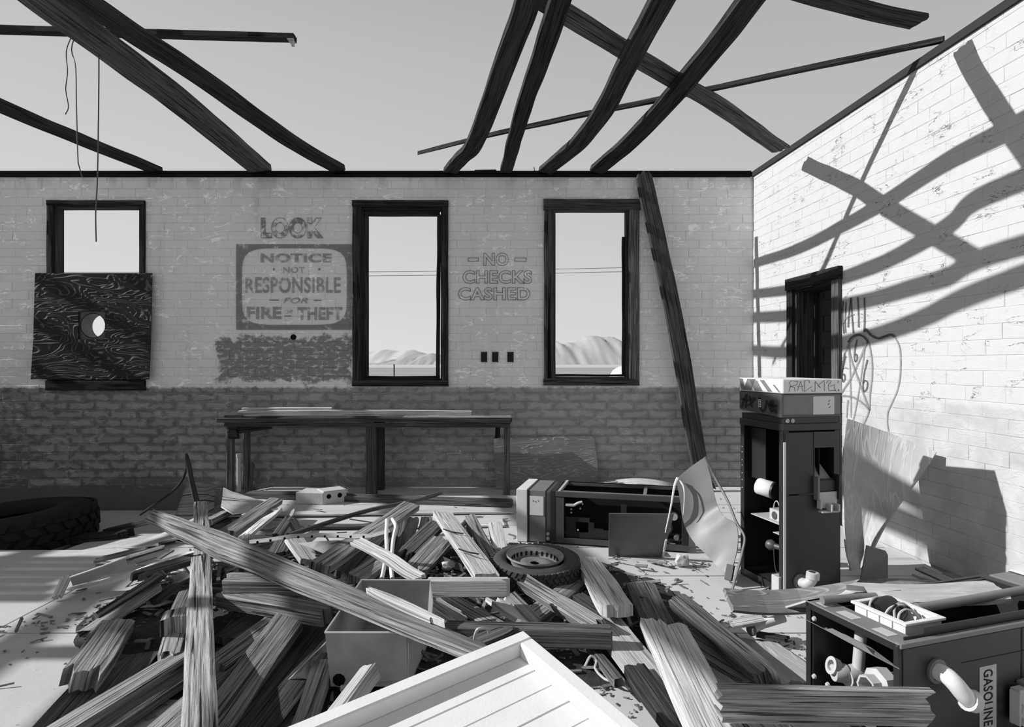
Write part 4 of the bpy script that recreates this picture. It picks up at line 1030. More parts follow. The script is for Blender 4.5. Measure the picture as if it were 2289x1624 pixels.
        for k in range(7):
            r_ = random.Random(k); c = (-.02, .15+.025*k, .2+.02*(k % 3)); pts = [(c[0]+.04, c[1], c[2]-.03), (c[0]-.02, c[1]+r_.uniform(-.03, .03), c[2]), (c[0]-.03, c[1]+r_.uniform(-.04, .04), c[2]+.06), (c[0]+.02, c[1], c[2]+.11)]
            tub('wire', pts, .005, M['ink'] if k % 2 else pm, tray, 6)
        cyl('spool', (.015, .30, .22), (-.3, 0, 1), [(0, 0), (.055, 0), (.06, .05), (.05, .10), (0, .10)], dm, tray)
        tub('conduit', [(-.02, .23, .375), (-.02, .23, .7), (-.02, .24, 1.1)], .022, gm, None, 12, 'grey conduit pipe'); tub('conduit', [(-.03, .42, .02), (-.03, .40, .20), (-.03, .38, .30)], .018, gm, None, 10)
        bx('back_rail', -.006, .02, B_-.02, B_, .0, 1.13, dm)
        sg = bx('sign_plate', .15, .43, -.0055, -.0042, .44, .54, pm, label='grey sign plate with dark lettering', bev=0)
        def place(fx, fy, z): return X @ V(.165+.24*fx, -.0062, .462+.055*fy)
        text('lettering', 'GASOLINE', 0, 0, 1, 1, M['ink'], .02, parent=sg, place=place)
        q = MB(); q.rng(.115, .117, -.006, -.0042, .335, 1.1, X); q.build('crease', bm_, P)
    return P
def un(v): return Vector(v).normalized()
pump((1.853, 4.28, 0.002), un((.974,.225,0)), un((-.225,.974,0)), (0,0,1), 'upright dark fuel pump with a scribbled white top, front cover gone', 'standing')
L1 = un((.972, -.235, 0)); e1 = V(.042, 5.63, .012)+L1*1.49
pump(e1, (0,0,1), un((.235,.972,0)), -L1, 'gutted fuel pump lying on its back behind the tyre, head to the left', 'back')
L2 = un((.95, .31, 0))
pump((1.56, 2.52, .464), (0,0,-1), un((-.31,.95,0)), L2, 'fuel pump lying in the near corner, open base showing pipe fittings', 'front')
# loose cover panel leaning on the lying pump
q = MB(); a, b, c, d = gp(1360, 1243, .0), gp(1480, 1246, .0), at(1507, 1148, 4.98), at(1361, 1147, 5.06)
q.prism([a, b, c, d], V(.003, .016, 0)); q.build('cover_panel', M['cover_metal'], None, bevel=.003, label='plain grey metal cover panel leaning against the lying gutted pump', cat='metal panel')
q = MB(); q.tube([gp(1481, 1246, 0)+V(0,-.01,.005), at(1489, 1206, 4.97)], .010, 6); q.build('metal_rod', M['pale_metal'], None, label='short pale metal rod propped at the right edge of the plain cover panel', cat='rod')

# ------------------------------------------------------------------ tyre and wheel rim
def tyre(loc, Rr, wdt, rin, tilt, tilt_ax, mat, label, treads=44, rim=False, lug=.02):
    T_ = empty('tyre', loc, label, 'tyre')
    Mx = Matrix.Translation(loc) @ Matrix.Rotation(tilt, 4, tilt_ax)
    w = wdt/2
    prof = [(rin, -w*.72), (rin+.03, -w*.95), (Rr*.80, -w*1.02), (Rr*.93, -w*.86), (Rr*.985, -w*.62), (Rr, 0), (Rr*.985, w*.62), (Rr*.93, w*.86), (Rr*.80, w*1.02), (rin+.03, w*.95), (rin, w*.72), (rin+.015, w*.4), (Rr*.9, 0), (rin+.015, -w*.4)]
    q = MB(); q.lathe([(r, h+w) for r, h in prof], Mx, 56, closed=True); q.build('carcass', mat, T_, smooth=True, auto=60)
    q = MB()
    for k in range(treads):
        for row, (h, sk) in enumerate(((-.62, 1), (-.2, -1), (.22, 1), (.64, -1))):
            a = 2*math.pi*(k+.5*(row % 2))/treads; da = 2*math.pi/treads*.34; hh_ = w*.19
            rr_ = Rr*(1.004 if abs(h) < .4 else .985); vs = []
            for dr in (-.012, lug*.4):
                for (aa, dh) in ((a-da+sk*.03, -hh_), (a+da+sk*.03, -hh_), (a+da-sk*.03, hh_), (a-da-sk*.03, hh_)):
                    r_ = rr_+dr; vs.append((r_*math.cos(aa), r_*math.sin(aa), h*w+dh+w))
            q.add(vs, [(4,5,6,7),(0,1,5,4),(1,2,6,5),(2,3,7,6),(3,0,4,7)], None, Mx)
    q.build('tread', mat, T_, kind='stuff')
    return T_
tyre(V(.165, 4.50, .055), .318, .165, .205, R(3), 'X', M['rubber'], 'worn car tyre lying flat among the boards, a rim standing in it')
rm = empty('wheel_rim', (.165, 4.52, .12), 'pale rusty wheel rim sitting loose inside the flat tyre', 'wheel rim')
Mx = Matrix.Translation((.165, 4.50, .205)) @ Matrix.Rotation(R(2), 4, 'Y') @ Matrix.Rotation(R(2), 4, 'X')
q = MB(); q.lathe([(.198, .022), (.205, .026), (.205, .012), (.186, .0), (.172, -.03), (.172, -.085), (.168, -.085), (.165, -.03), (.180, .004), (.198, .016)], Mx, 48, closed=True); q.build('rim_ring', M['rusty_rim'], rm, smooth=True, auto=50)
q = MB(); q.lathe([(.168, -.05), (.12, -.035), (.08, -.02), (.05, -.035), (.035, -.035), (.035, -.042), (.05, -.042), (.08, -.028), (.12, -.045), (.168, -.06)], Mx, 40, closed=True); q.build('rim_disc', M['grey_metal'], rm, smooth=True, auto=50)
q = MB()
for k in range(26):
    a = 2*math.pi*k/26; q.box((0, 0, 0), (.006, .016, .03), Mx @ Matrix.Rotation(a, 4, 'Z') @ Matrix.Translation((.166, 0, -.022)))
q.build('rust_stains', M['black_metal'], rm, kind='stuff')
# big old tyre at the left
tb = gp(95, 1205, -.29)
tyre(V(-5.12, 6.35, -.27), .78, .38, .42, R(-4), 'Y', M['old_rubber'], 'big black lugged tyre lying at the left edge of the room', 30, lug=.05)

# ------------------------------------------------------------------ bent metal sheet in front of the leaning timber
rows = []
prof = [((1511,1071),(1576,1021),5.03,4.93), ((1520,1115),(1588,1062),5.0,4.92), ((1525,1155),(1597,1105),4.97,4.90), ((1535,1185),(1606,1135),4.93,4.88), ((1552,1212),(1620,1155),4.86,4.74), ((1575,1235),(1646,1172),4.78,4.66), ((1600,1262),(1650,1215),4.70,4.60), ((1620,1285),(1640,1262),4.58,4.55), ((1638,1311),(1632,1300),4.50,4.52)]
for (l, r_, Yl, Yr) in prof:
    a, b = at(*l, Yl), at(*r_, Yr); rows.append([a.lerp(b, k/5)+V(0, .03*math.sin(math.pi*k/5), 0) for k in range(6)])
rr2 = [[rows[i][k] for i in range(len(rows))] for k in range(6)]
fine = [spline(row, 22) for row in rr2]
rows = [[fine[k][i] for k in range(6)] for i in range(22)]
bs = empty('bent_sheet', at(1638, 1311, 4.52), 'curled grey sheet of metal standing beside the upright pump', 'metal sheet')
q = MB(); q.sheet(rows, .006); q.build('sheet', plain('sheet_metal', .20, .5, .4, 0, .2, 6), bs, smooth=True, auto=60)
q = MB(); q.tube(spline([at(1576,1021,4.92), at(1600,1070,4.90), at(1627,1120,4.78), at(1645,1165,4.68), at(1664,1198,4.60), at(1660,1230,4.55), at(1650,1270,4.49), at(1636,1320,4.41)], 30), .010, 6); q.build('folded_edge', M['grey_metal'], bs)
q = MB(); q.tube(spline([at(1515,1068,5.0), at(1508,1085,4.97), at(1500,1130,4.95), at(1487,1190,4.93)], 16), [.013-.0006*k for k in range(16)], 6); q.build('torn_strip', M['white_enamel'], bs, label='white torn strip hanging from the top corner')
q = MB(); q.tube(spline([at(1516,1070,5.0), at(1527,1085,4.96), at(1530,1110,4.94), at(1527,1150,4.93)], 14), [.009-.0005*k for k in range(14)], 6); q.build('torn_strip', M['white_enamel'], bs)
q = MB(); q.bar(at(1634,1262,4.54), at(1628,1296,4.50), .05, .03); q.build('latch', M['dark_metal'], bs)

# ------------------------------------------------------------------ curved plywood behind the pump
rows = []
edge = [((1893,935),(2094,1010),5.15,4.84), ((1886,990),(2060,1062),5.11,4.86), ((1884,1060),(2020,1115),5.06,4.88), ((1885,1130),(1985,1165),5.0,4.87), ((1887,1190),(1958,1215),4.94,4.85), ((1893,1240),(1940,1255),4.92,4.86), ((1905,1290),(1930,1290),4.80,4.78)]
for (l, r_, Yl, Yr) in edge:
    a, b = at(*l, Yl), at(*r_, Yr); rows.append([a.lerp(b, k/8)+V(.05*math.sin(math.pi*k/8), .07*math.sin(math.pi*k/8), 0) for k in range(9)])
fine = [spline([rows[i][k] for i in range(len(rows))], 22) for k in range(9)]
rows = [[fine[k][i] for k in range(9)] for i in range(22)]
q = MB(); q.sheet(rows, .016); q.build('curved_plywood', M['ply_pale'], None, label='warped plywood sheet leaning on the sunlit wall behind the upright pump', cat='plywood sheet')
q = MB(); a, b = gp(1924, 1297), gp(1985, 1297); c, d = at(1984, 1231, 4.62), at(1938, 1219, 4.62)
q.prism([a, b, at(1985,1240,4.62), at(1980,1231,4.62), d], V(0, .012, .002)); q.build('metal_plate', M['grey_metal'], None, label='small grey metal plate standing at the foot of the warped plywood', cat='metal plate')

# ------------------------------------------------------------------ debris heap: dirt, boards, scraps
q = MB(); nx, ny = 84, 62; vs = []; fs = []
def mound(x, y):
    e = ((x+.75)/2.0)**2+((y-4.15)/1.35)**2
    m = max(0, min(1, (1.15-e)/.5)); m = m*m*(3-2*m)
    return -.02+m*(.055+.035*mnoise.fractal((x*3, y*3, 1), 1, 2, 4)), m
for j in range(ny+1):
    for i in range(nx+1):
        x = -3.1+4.6*i/nx; y = 2.7+3.0*j/ny; vs.append((x, y, mound(x, y)[0]))
for j in range(ny):
    for i in range(nx):
        a = j*(nx+1)+i
        if max(vs[k][2] for k in (a, a+1, a+nx+1, a+nx+2)) > -.008: fs.append((a, a+1, a+nx+2, a+nx+1))
q.add(vs, fs); q.build('dirt', M['dirt'], None, smooth=True, label='dirt and crumbled plaster under the heap, coloured darker to shade the gaps', cat='dirt', kind='stuff', origin=(0,0,0))
q = MB(); r_ = random.Random(3)
def chip(x, y, z, l, w, t): 
    m = Matrix.Translation((x, y, z)) @ Matrix.Rotation(r_.uniform(0, 6.3), 4, 'Z') @ Matrix.Rotation(r_.uniform(-.35, .35), 4, 'Y') @ Matrix.Rotation(r_.uniform(-.4, .4), 4, 'X')
    q.box((0, 0, 0), (l, w, t), m)
for k in range(1900):
    x = r_.gauss(-.75, .95); y = r_.gauss(4.1, .6)
    if not (-3.2 < x < 2.2 and 2.4 < y < 6.2): continue
    zz = max(mound(x, y)[0], 0); s = r_.random()**2
    chip(x, y, zz+.004+.010*s, .012+.10*s, .004+.016*r_.random()*(.5+s), .003+.006*s)
for k in range(260):
    x, y = (r_.gauss(-2.0, .45), r_.gauss(4.9, .5)) if k % 3 else (r_.gauss(-.6, .9), r_.gauss(4.6, .6))
    chip(x, y, max(mound(x, y)[0], fz(x, y))+.02+.05*r_.random(), .08+.22*r_.random()**2, .010+.02*r_.random(), .006+.008*r_.random())
for (cx_, cy_, sx_, sy_, n) in ((1.5, 3.3, .25, .22, 200), (1.35, 4.95, .22, .06, 60), (-2.75, 3.85, .25, .08, 50), (2.1, 4.1, .4, .2, 90), (.6, 2.9, .25, .3, 160), (1.75, 6.6, .6, .3, 50), (0, 6.9, 2.4, .35, 60), (1.0, 4.4, .7, .5, 25)):
    for k in range(n):
        x, y = r_.gauss(cx_, sx_), r_.gauss(cy_, sy_); s = r_.random()**3
        if X0+KX*(YB-y)-.1 > x and y < 8: chip(x, y, max(0, mound(x, y)[0])+.006, .008+.05*s, .004+.010*r_.random(), .004)
q.build('wood_chips', M['chips'], None, fix=False, label='splinters, chips and crumbs strewn over the floor', cat='splinters', kind='stuff', origin=(0,0,0))

CR = dict(A=(80,1080,3.455), B=(480,1080,3.455), C=(860,1080,3.455), D=(1260,1180,3.815), E=(400,1100,5.4125), F=(700,1100,5.4125), G=(80,1120,5.7225), R=(1600,1180,3.7525), X=(0,0,1))
def cp(c, x, y, z): o = CR[c]; return gp(o[0]+x/o[2], o[1]+y/o[2], z)
gw, pw, mw, dw, po = M['grey_wood'], M['pale_wood'], M['mid_wood'], M['dark_wood'], M['post_wood']
HEAP = 'loose boards of the debris heap'
BOWED = ('curved_splinter','pale_lath','curved_board','warped_strip','splinter','thin_batten','perforated_strip','charred_timber','plywood_sheet','metal_trim')
def pk(name, c, pts, w, t, mat, roll, rag, label, cat='board', roll2=None, w2=None, taper=(0,0), wob=.006):
    if name not in BOWED and len(pts) > 2: pts = [pts[0], pts[-1]]
    o_ = CR[c]; ya = o_[1]+pts[-1][1]/o_[2]
    if ya > 1536:                                   # boards that run out of the picture go on below it
        f_ = (1690-ya)/(ya-o_[1]-pts[-2][1]/o_[2])*1.0; pts = list(pts)
        pts[-1] = (pts[-1][0]+(pts[-1][0]-pts[-2][0])*f_*.9, (1690-o_[1])*o_[2], pts[-1][2])
    return plank(name, [cp(c, *p) for p in pts], w, t, mat, label, cat, HEAP, roll=R(roll), roll2=None if roll2 is None else R(roll2), rag=rag if isinstance(rag, tuple) else (rag, rag), w2=w2, taper=taper, wob=wob)
# the long twisted plank on top
pk('twisted_plank', 'X', [(332,1150,.40),(1115,1479,.385)], .16, .05, gw, 36, (.06,.03), 'long twisted plank lying across the top of the whole heap', 'plank', roll2=-22, w2=.20, taper=(.35,0))
pk('broken_strip', 'B', [(1180,820,.43),(1780,1090,.42)], .05, .03, pw, 10, (.02,.10), 'split strip still clinging beside the right half of the long twisted plank', 'strip', taper=(.5,.5))
pk('square_post', 'A', [(1275,620,.235),(1275,1050,.21),(1262,1800,.185)], .125, .12, po, 0, (.01,.02), 'furrowed square post running out of the picture bottom, left of the box', 'post')
pk('square_post', 'A', [(1270,178,.27),(1285,400,.26),(1290,600,.25)], .108, .10, po, 0, (.01,.02), 'short furrowed post under the long twisted plank, in line with the longer post', 'post')
pk('squared_timber', 'B', [(40,770,.28),(420,780,.28),(800,790,.28)], .12, .10, gw, 6, (.10,.03), 'horizontal squared beam with a broken pale left end, left of the metal box', 'beam')
pk('squared_timber', 'C', [(325,800,.28),(640,805,.28),(970,800,.28)], .11, .10, pw, -8, (.02,.06), 'horizontal pale beam from the metal box towards the tyre', 'beam')
pk('rounded_timber', 'B', [(50,877,.20),(400,930,.205),(640,975,.205),(880,1020,.20)], .105, .085, gw, 10, (.02,.02), 'rounded grey beam end poking out below the horizontal squared beam', 'beam')
# left part
pk('plank', 'A', [(450,1050,.07),(720,860,.14),(1000,690,.22)], .12, .045, mw, -40, (.01,.05), 'dark-sided plank slanting up from the floor, its left end cut square')
pk('splintered_plank', 'A', [(285,1240,.03),(620,1010,.09),(960,775,.16)], .13, .045, gw, -10, (.35,.05), 'splintered plank just below the dark-sided one, end frayed into strips')
pk('plank_end', 'A', [(635,1100,.11),(325,1545,.12)], .165, .09, gw, -12, (.03,.10), 'thick plank with a charred broken near end, at lower left')
pk('wide_board', 'A', [(730,1320,.03),(600,1440,.03),(450,1640,.03)], .30, .035, mw, 0, (.04,.02), 'wide furrowed board lying flat between the charred plank and the long post')
pk('plank', 'A', [(1200,1300,.09),(900,1470,.09),(600,1650,.09)], .15, .05, gw, 8, .02, 'grey plank slanting under the long furrowed post, upper of two')
pk('plank', 'A', [(1190,1440,.06),(1000,1550,.06),(800,1680,.06)], .13, .05, mw, -6, .02, 'darker plank slanting under the long furrowed post, lower of two')
pk('timber_piece', 'A', [(1185,850,.17),(1150,940,.165),(1100,1040,.16)], .10, .07, mw, 0, .03, 'dark stub of timber against the left side of the long post', 'timber')
pk('timber_piece', 'A', [(1115,1020,.19),(1085,1110,.18)], .155, .10, po, 0, .03, 'furrowed block end lit on top, left of the long post', 'timber')
pk('timber_piece', 'A', [(1090,1120,.12),(1060,1230,.11),(1025,1380,.09)], .11, .06, po, 0, (.02,.10), 'frayed furrowed offcut below the lit block end', 'timber')
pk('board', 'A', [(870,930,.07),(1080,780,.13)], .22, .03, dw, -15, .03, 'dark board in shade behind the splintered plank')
pk('stake', 'A', [(240,715,.13),(205,800,.08),(155,900,.02)], .075, .03, pw, 30, .02, 'short pale stake holding up the white metal trim', 'stake')
pk('lath', 'A', [(445,600,.04),(680,535,.07),(870,495,.10)], .06, .022, gw, 12, (.06,.03), 'thin lath behind the white metal trim, upper of two', 'lath')
pk('lath', 'A', [(690,580,.09),(850,535,.11),(1000,488,.13)], .055, .022, gw, 12, .03, 'thin lath behind the white metal trim, lower of two', 'lath')
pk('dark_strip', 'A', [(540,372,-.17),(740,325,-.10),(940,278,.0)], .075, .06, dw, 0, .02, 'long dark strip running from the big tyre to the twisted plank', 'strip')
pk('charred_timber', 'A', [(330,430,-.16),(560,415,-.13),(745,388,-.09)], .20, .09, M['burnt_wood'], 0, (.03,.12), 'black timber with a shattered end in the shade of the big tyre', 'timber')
pk('plywood_sheet', 'A', [(290,492,-.16),(620,455,-.12),(900,435,-.03),(1215,405,.05)], .72, .018, M['ply_pale'], -3, (.05,.10), 'pale plywood sheet lying flat on the floor left of the heap', 'plywood sheet')
pk('plank', 'A', [(1480,500,.22),(1250,585,.21),(980,660,.20),(720,735,.17)], .09, .05, mw, -12, (.04,.2), 'dark plank lying along under the white metal trim')
pk('plank', 'A', [(1050,770,.12),(1190,700,.16)], .1, .03, gw, 20, .1, 'broken grey bit wedged beside the head of the longer post')
q = MB(); P_ = [cp('A',250,805,.03), cp('A',700,690,.12), cp('A',1060,560,.22), cp('A',1360,488,.29)]
pth = spline(P_, 24); ws = [.035+.06*math.sin(math.pi*min(1, i/15)) if i < 16 else .045-.0035*(i-16) for i in range(24)]
rows = []
for i, p in enumerate(pth):
    d = (pth[min(i+1,23)]-pth[max(i-1,0)]).normalized(); s_ = d.cross(V(0,0,1)).normalized(); rows.append([p+s_*ws[i]*.9+V(0,0,-.02*ws[i]/.09), p])
tr = empty('metal_trim', P_[0], 'bent white metal trim propped on a short pale stake at the left', 'metal trim', HEAP)
q = MB(); q.sheet(rows, .003); q.build('flange', M['white_enamel'], tr)
rows = []
up1 = [cp('A',262,725,.15), cp('A',480,650,.20), cp('A',690,570,.25)]; lo1 = [cp('A',285,790,.045), cp('A',490,735,.09), cp('A',712,655,.14)]
a_, b2 = spline(up1, 10), spline(lo1, 10)
q = MB(); q.sheet([[a_[i], b2[i]] for i in range(10)], .003); q.build('flange', M['pale_metal'], tr, label='wide grey flange')
q = MB(); q.tube(a_, .006, 6); q.build('rolled_edge', M['white_enamel'], tr)
# back edge and centre
pk('plank', 'E', [(1185,95,.20),(900,280,.19),(590,495,.18)], .135, .05, gw, -8, .02, 'broad plank pointing up to the cement block')
pk('curved_splinter', 'E', [(1245,200,.20),(1030,350,.19),(790,550,.17)], .115, .03, pw, 14, (.01,.09), 'pale pointed slat with a torn end right of the broad plank', taper=(.85,0))
pk('offcut', 'E', [(575,248,.12),(450,310,.12),(330,372,.12)], .10, .06, gw, 10, .02, 'squared offcut in front of the short furrowed post, upper', 'offcut')
pk('offcut', 'E', [(620,330,.06),(400,430,.06)], .07, .05, mw, 0, .03, 'dark offcut in front of the short furrowed post, lower', 'offcut')
pk('picket', 'E', [(1345,300,.26),(1260,430,.20),(1175,545,.13)], .075, .045, mw, -25, .02, 'left leg of two boards meeting in a peak')
pk('picket', 'E', [(1345,305,.26),(1400,395,.19),(1450,480,.13)], .085, .04, gw, 25, .02, 'right leg of two boards meeting in a peak')
pk('splinter', 'E', [(1395,195,.34),(1375,250,.31),(1345,305,.28)], .035, .02, pw, 0, (.05,.02), 'pale splinter standing on the peak of two boards', 'splinter', taper=(.7,0))
pk('board', 'E', [(1390,560,.20),(1490,700,.16),(1600,845,.12)], .155, .04, pw, -10, .02, 'pale cracked board end sloping down in the heap centre')
pk('board', 'E', [(1300,560,.16),(1180,770,.09)], .15, .05, mw, 0, .02, 'dim board beside the pale cracked board end')
pk('long_plank', 'F', [(1195,165,.30),(900,370,.29),(500,640,.27),(60,920,.24)], .15, .06, gw, -10, (.02,.03), 'long straight plank slanting from the back of the heap to the twisted plank', 'plank')
pk('thin_batten', 'B', [(1745,75,.24),(1560,130,.28),(1200,205,.27),(900,295,.25),(560,405,.22)], .05, .035, mw, 10, (.08,.03), 'thin dark batten crossing the long straight plank near its top end', 'batten')
pk('board', 'F', [(860,470,.20),(640,660,.16),(350,1010,.10)], .14, .05, mw, -14, .02, 'shaded board right beneath the long straight plank')
pk('board', 'F', [(880,800,.17),(700,920,.15),(500,1060,.12)], .15, .05, gw, -10, (.08,.02), 'grey board with rough torn face left of the white rope-like rods')
pk('pale_lath', 'F', [(510,588,.33),(700,680,.33),(940,810,.33),(1130,950,.32),(1320,1045,.31)], .085, .025, pw, 14, .02, 'pale lath crossing the white rods down to the metal box', 'lath')
pk('picket_end', 'F', [(1085,315,.20),(1050,500,.16),(975,790,.09)], .11, .05, mw, 0, .02, 'dim picket, first from the left of three standing at the back')
pk('picket_end', 'F', [(1215,320,.22),(1195,470,.18),(1120,650,.10)], .105, .05, gw, -5, .02, 'weathered picket, second of three standing at the back')
pk('picket_end', 'F', [(1375,305,.22),(1355,430,.17),(1320,570,.10)], .10, .05, gw, 4, .02, 'nailed picket, third of three standing at the back')
pk('rough_plank', 'F', [(1500,390,.22),(1290,630,.18),(1070,800,.12)], .135, .06, mw, -16, (.02,.12), 'rough plank under the banded board, its lower end shattered')
pk('rough_plank', 'F', [(1590,560,.18),(1420,760,.15),(1230,950,.10)], .165, .05, gw, -14, .04, 'wide rough plank below the shattered one')
bb = pk('banded_board', 'C', [(445,235,.27),(600,465,.25),(800,740,.21)], .165, .05, pw, -6, .03, 'wide pale board with two dark bands, left of the car tyre')
for (a, b) in (((455,352),(608,388)), ((572,505),(728,545))):
    q = MB(); q.tube([cp('C',a[0],a[1],.285), cp('C',(a[0]+b[0])/2,(a[1]+b[1])/2+6,.288), cp('C',b[0],b[1],.28)], .006, 6); q.build('wire_band', M['dark_metal'], bb)
pk('plank', 'C', [(655,255,.24),(740,420,.17),(835,605,.08)], .095, .05, gw, 0, .03, 'plank leaning back between the banded board and the tyre')
pk('splinter', 'C', [(645,262,.24),(610,320,.17),(575,355,.12)], .05, .02, pw, 0, .09, 'frayed splinters at the left of that leaning plank head', 'splinter')
pk('stick', 'C', [(650,290,.18),(658,450,.10)], .045, .03, mw, 0, .02, 'upright dark stick just right of the banded board', 'stick')
pk('picket_end', 'C', [(848,305,.20),(868,410,.15),(893,525,.09)], .115, .05, pw, 0, .03, 'pale short picket standing behind the car tyre')
pk('narrow_plank', 'C', [(1065,760,.15),(1300,895,.17),(1480,1005,.17),(1670,1125,.15)], .10, .07, gw, 28, (.05,.03), 'narrow plank running from below the tyre down to the right')
pk('thick_board', 'C', [(1555,598,.10),(1660,740,.13),(1760,880,.17),(1800,990,.19)], .185, .07, pw, 0, (.02,.04), 'thick pale board end right of the car tyre, a shadow across it')
pk('plank', 'C', [(1530,750,.05),(1350,870,.07),(1110,1070,.07)], .12, .08, gw, -12, .03, 'plank lying partly below the tyre and crossing under the narrow plank')
pk('curved_board', 'C', [(840,880,.16),(960,975,.13),(1060,1050,.09),(1150,1105,.05)], .13, .035, pw, -8, (.12,.02), 'bowed pale board with a torn upper end, below the tyre')
pk('strip', 'C', [(955,850,.18),(1060,975,.14),(1190,1090,.08)], .065, .03, gw, 12, .02, 'narrow strip beside the bowed pale board', 'strip')
pk('dark_board', 'C', [(350,890,.08),(530,1000,.08),(730,1150,.08)], .14, .03, dw, 0, .02, 'dark board right of the metal box, left of two')
pk('dark_board', 'C', [(430,865,.11),(650,980,.11),(890,1125,.10)], .095, .05, gw, 10, .02, 'half-lit board right of the metal box, right of two')
pk('grooved_timber', 'C', [(470,1150,.15),(1090,1165,.16),(1420,1178,.16),(1755,1185,.16)], .11, .10, mw, 0, (.02,.01), 'dark grooved beam lying level behind the white panel', 'beam')
pk('wedge', 'C', [(690,1235,.20),(850,1165,.21),(1000,1115,.20)], .13, .03, mw, -8, (.02,.05), 'dark wedge of board lying behind the white panel corner', 'board', taper=(.0,.5))
pk('small_plank', 'C', [(1490,870,.09),(1700,1010,.09)], .085, .05, dw, 0, .02, 'small dark plank beneath the thick pale board end')
# below the box and lower middle
pk('big_plank', 'B', [(590,1045,.15),(150,1620,.07)], .165, .07, gw, -12, (.05,.02), 'large furrowed plank running down to the picture bottom, left of the box', 'plank')
pk('plank', 'B', [(560,1010,.12),(250,1240,.11),(-20,1430,.11)], .13, .05, gw, -8, .02, 'plank crossing under the large furrowed plank toward the long post')
pk('plank', 'B', [(400,985,.07),(60,1225,.07)], .16, .04, mw, 0, .02, 'dim plank behind, parallel to the crossing plank')
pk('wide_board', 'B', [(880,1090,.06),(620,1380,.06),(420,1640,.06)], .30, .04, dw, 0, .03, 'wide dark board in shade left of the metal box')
pk('short_board', 'B', [(770,865,.14),(660,950,.12)], .10, .05, gw, 0, .03, 'short board end lit between the two horizontal beams')
pk('plank', 'B', [(800,900,.06),(350,1330,.05)], .2, .03, mw, 0, .03, 'shaded plank low down under the rounded beam')
pk('plank', 'B', [(300,1330,.08),(120,1480,.08),(-60,1640,.08)], .22, .04, gw, 4, .03, 'broad grey plank at the bottom edge right of the long post')
pk('picket', 'B', [(850,1390,.12),(810,1500,.10),(760,1640,.08)], .10, .05, gw, 0, (.02,.06), 'furrowed picket at the bottom left corner of the metal box')
pk('wood_block', 'B', [(1210,1455,.26),(1170,1500,.25),(1110,1580,.24)], .075, .075, pw, 20, .01, 'small pale block of wood in front of the metal box', 'block')
pk('chip_board', 'B', [(950,1580,.10),(1080,1560,.10)], .06, .015, pw, 0, .05, 'pale flake beside the small block of wood', 'flake')
q = MB(); rows = []
for i in range(10):
    f = i/9; a = cp('B', 868-300*f, 1215+300*f, .28-.20*f); b = cp('B', 868-140*f-40*math.sin(math.pi*f), 1300+215*f-60*math.sin(math.pi*f), .20-.12*f); rows.append([a, a.lerp(b,.5)+V(0,0,.012), b])
q.sheet(rows, .004); q.build('paper_scrap', M['pale_metal'], None, smooth=True, label='curled pale sheet scrap against the left side of the metal box', cat='sheet scrap', group=HEAP)
q = MB(); q.sheet([[cp('X',664,1214,.22), cp('X',700,1226,.2), cp('X',728,1238,.18)], [cp('X',712,1209,.23), cp('X',735,1216,.21), cp('X',750,1226,.19)], [cp('X',757,1207,.24), cp('X',763,1210,.22), cp('X',768,1216,.2)]], .004)
q.build('cardboard_scrap', M['pale_metal'], None, label='pale triangular sheet scrap under the perforated strip', cat='sheet scrap', group=HEAP)
ps_ = pk('perforated_strip', 'B', [(265,450,.34),(430,432,.345),(620,405,.35),(900,402,.345),(1180,408,.34),(1390,350,.37)], .048, .004, M['pale_metal'], 22, .005, 'thin pale strip with a row of small holes across the heap', 'metal strip')
q = MB()
pth = spline([cp('B',*p) for p in ((330,447,.36),(430,434,.36),(540,418,.36),(645,408,.36),(750,404,.36),(850,403,.36),(950,403,.36),(1050,405,.355),(1150,406,.35))], 9)
for p in pth: q.lathe([(0, .001), (.008, .001), (.008, -.012)], Matrix.Translation(p+V(0,0,.0)), 10)
q.build('holes', M['charcoal_hole'], ps_, kind='stuff')
for k, (pts, lb) in enumerate((([(1330,280,.42),(1325,400,.36),(1328,520,.32),(1310,640,.26),(1290,735,.22)], 'left one of two white rope-like rods standing in the heap'), ([(1372,275,.42),(1398,330,.40),(1380,430,.35),(1368,540,.31),(1362,640,.26),(1372,735,.22)], 'right one of two white rope-like rods, hooked at the top'))):
    q = MB(); q.tube(spline([cp('B',*p) for p in pts], 22), .014, 8); q.build('white_rod', M['white_enamel'], None, smooth=True, label=lb, cat='rod', group='white rods in the heap')
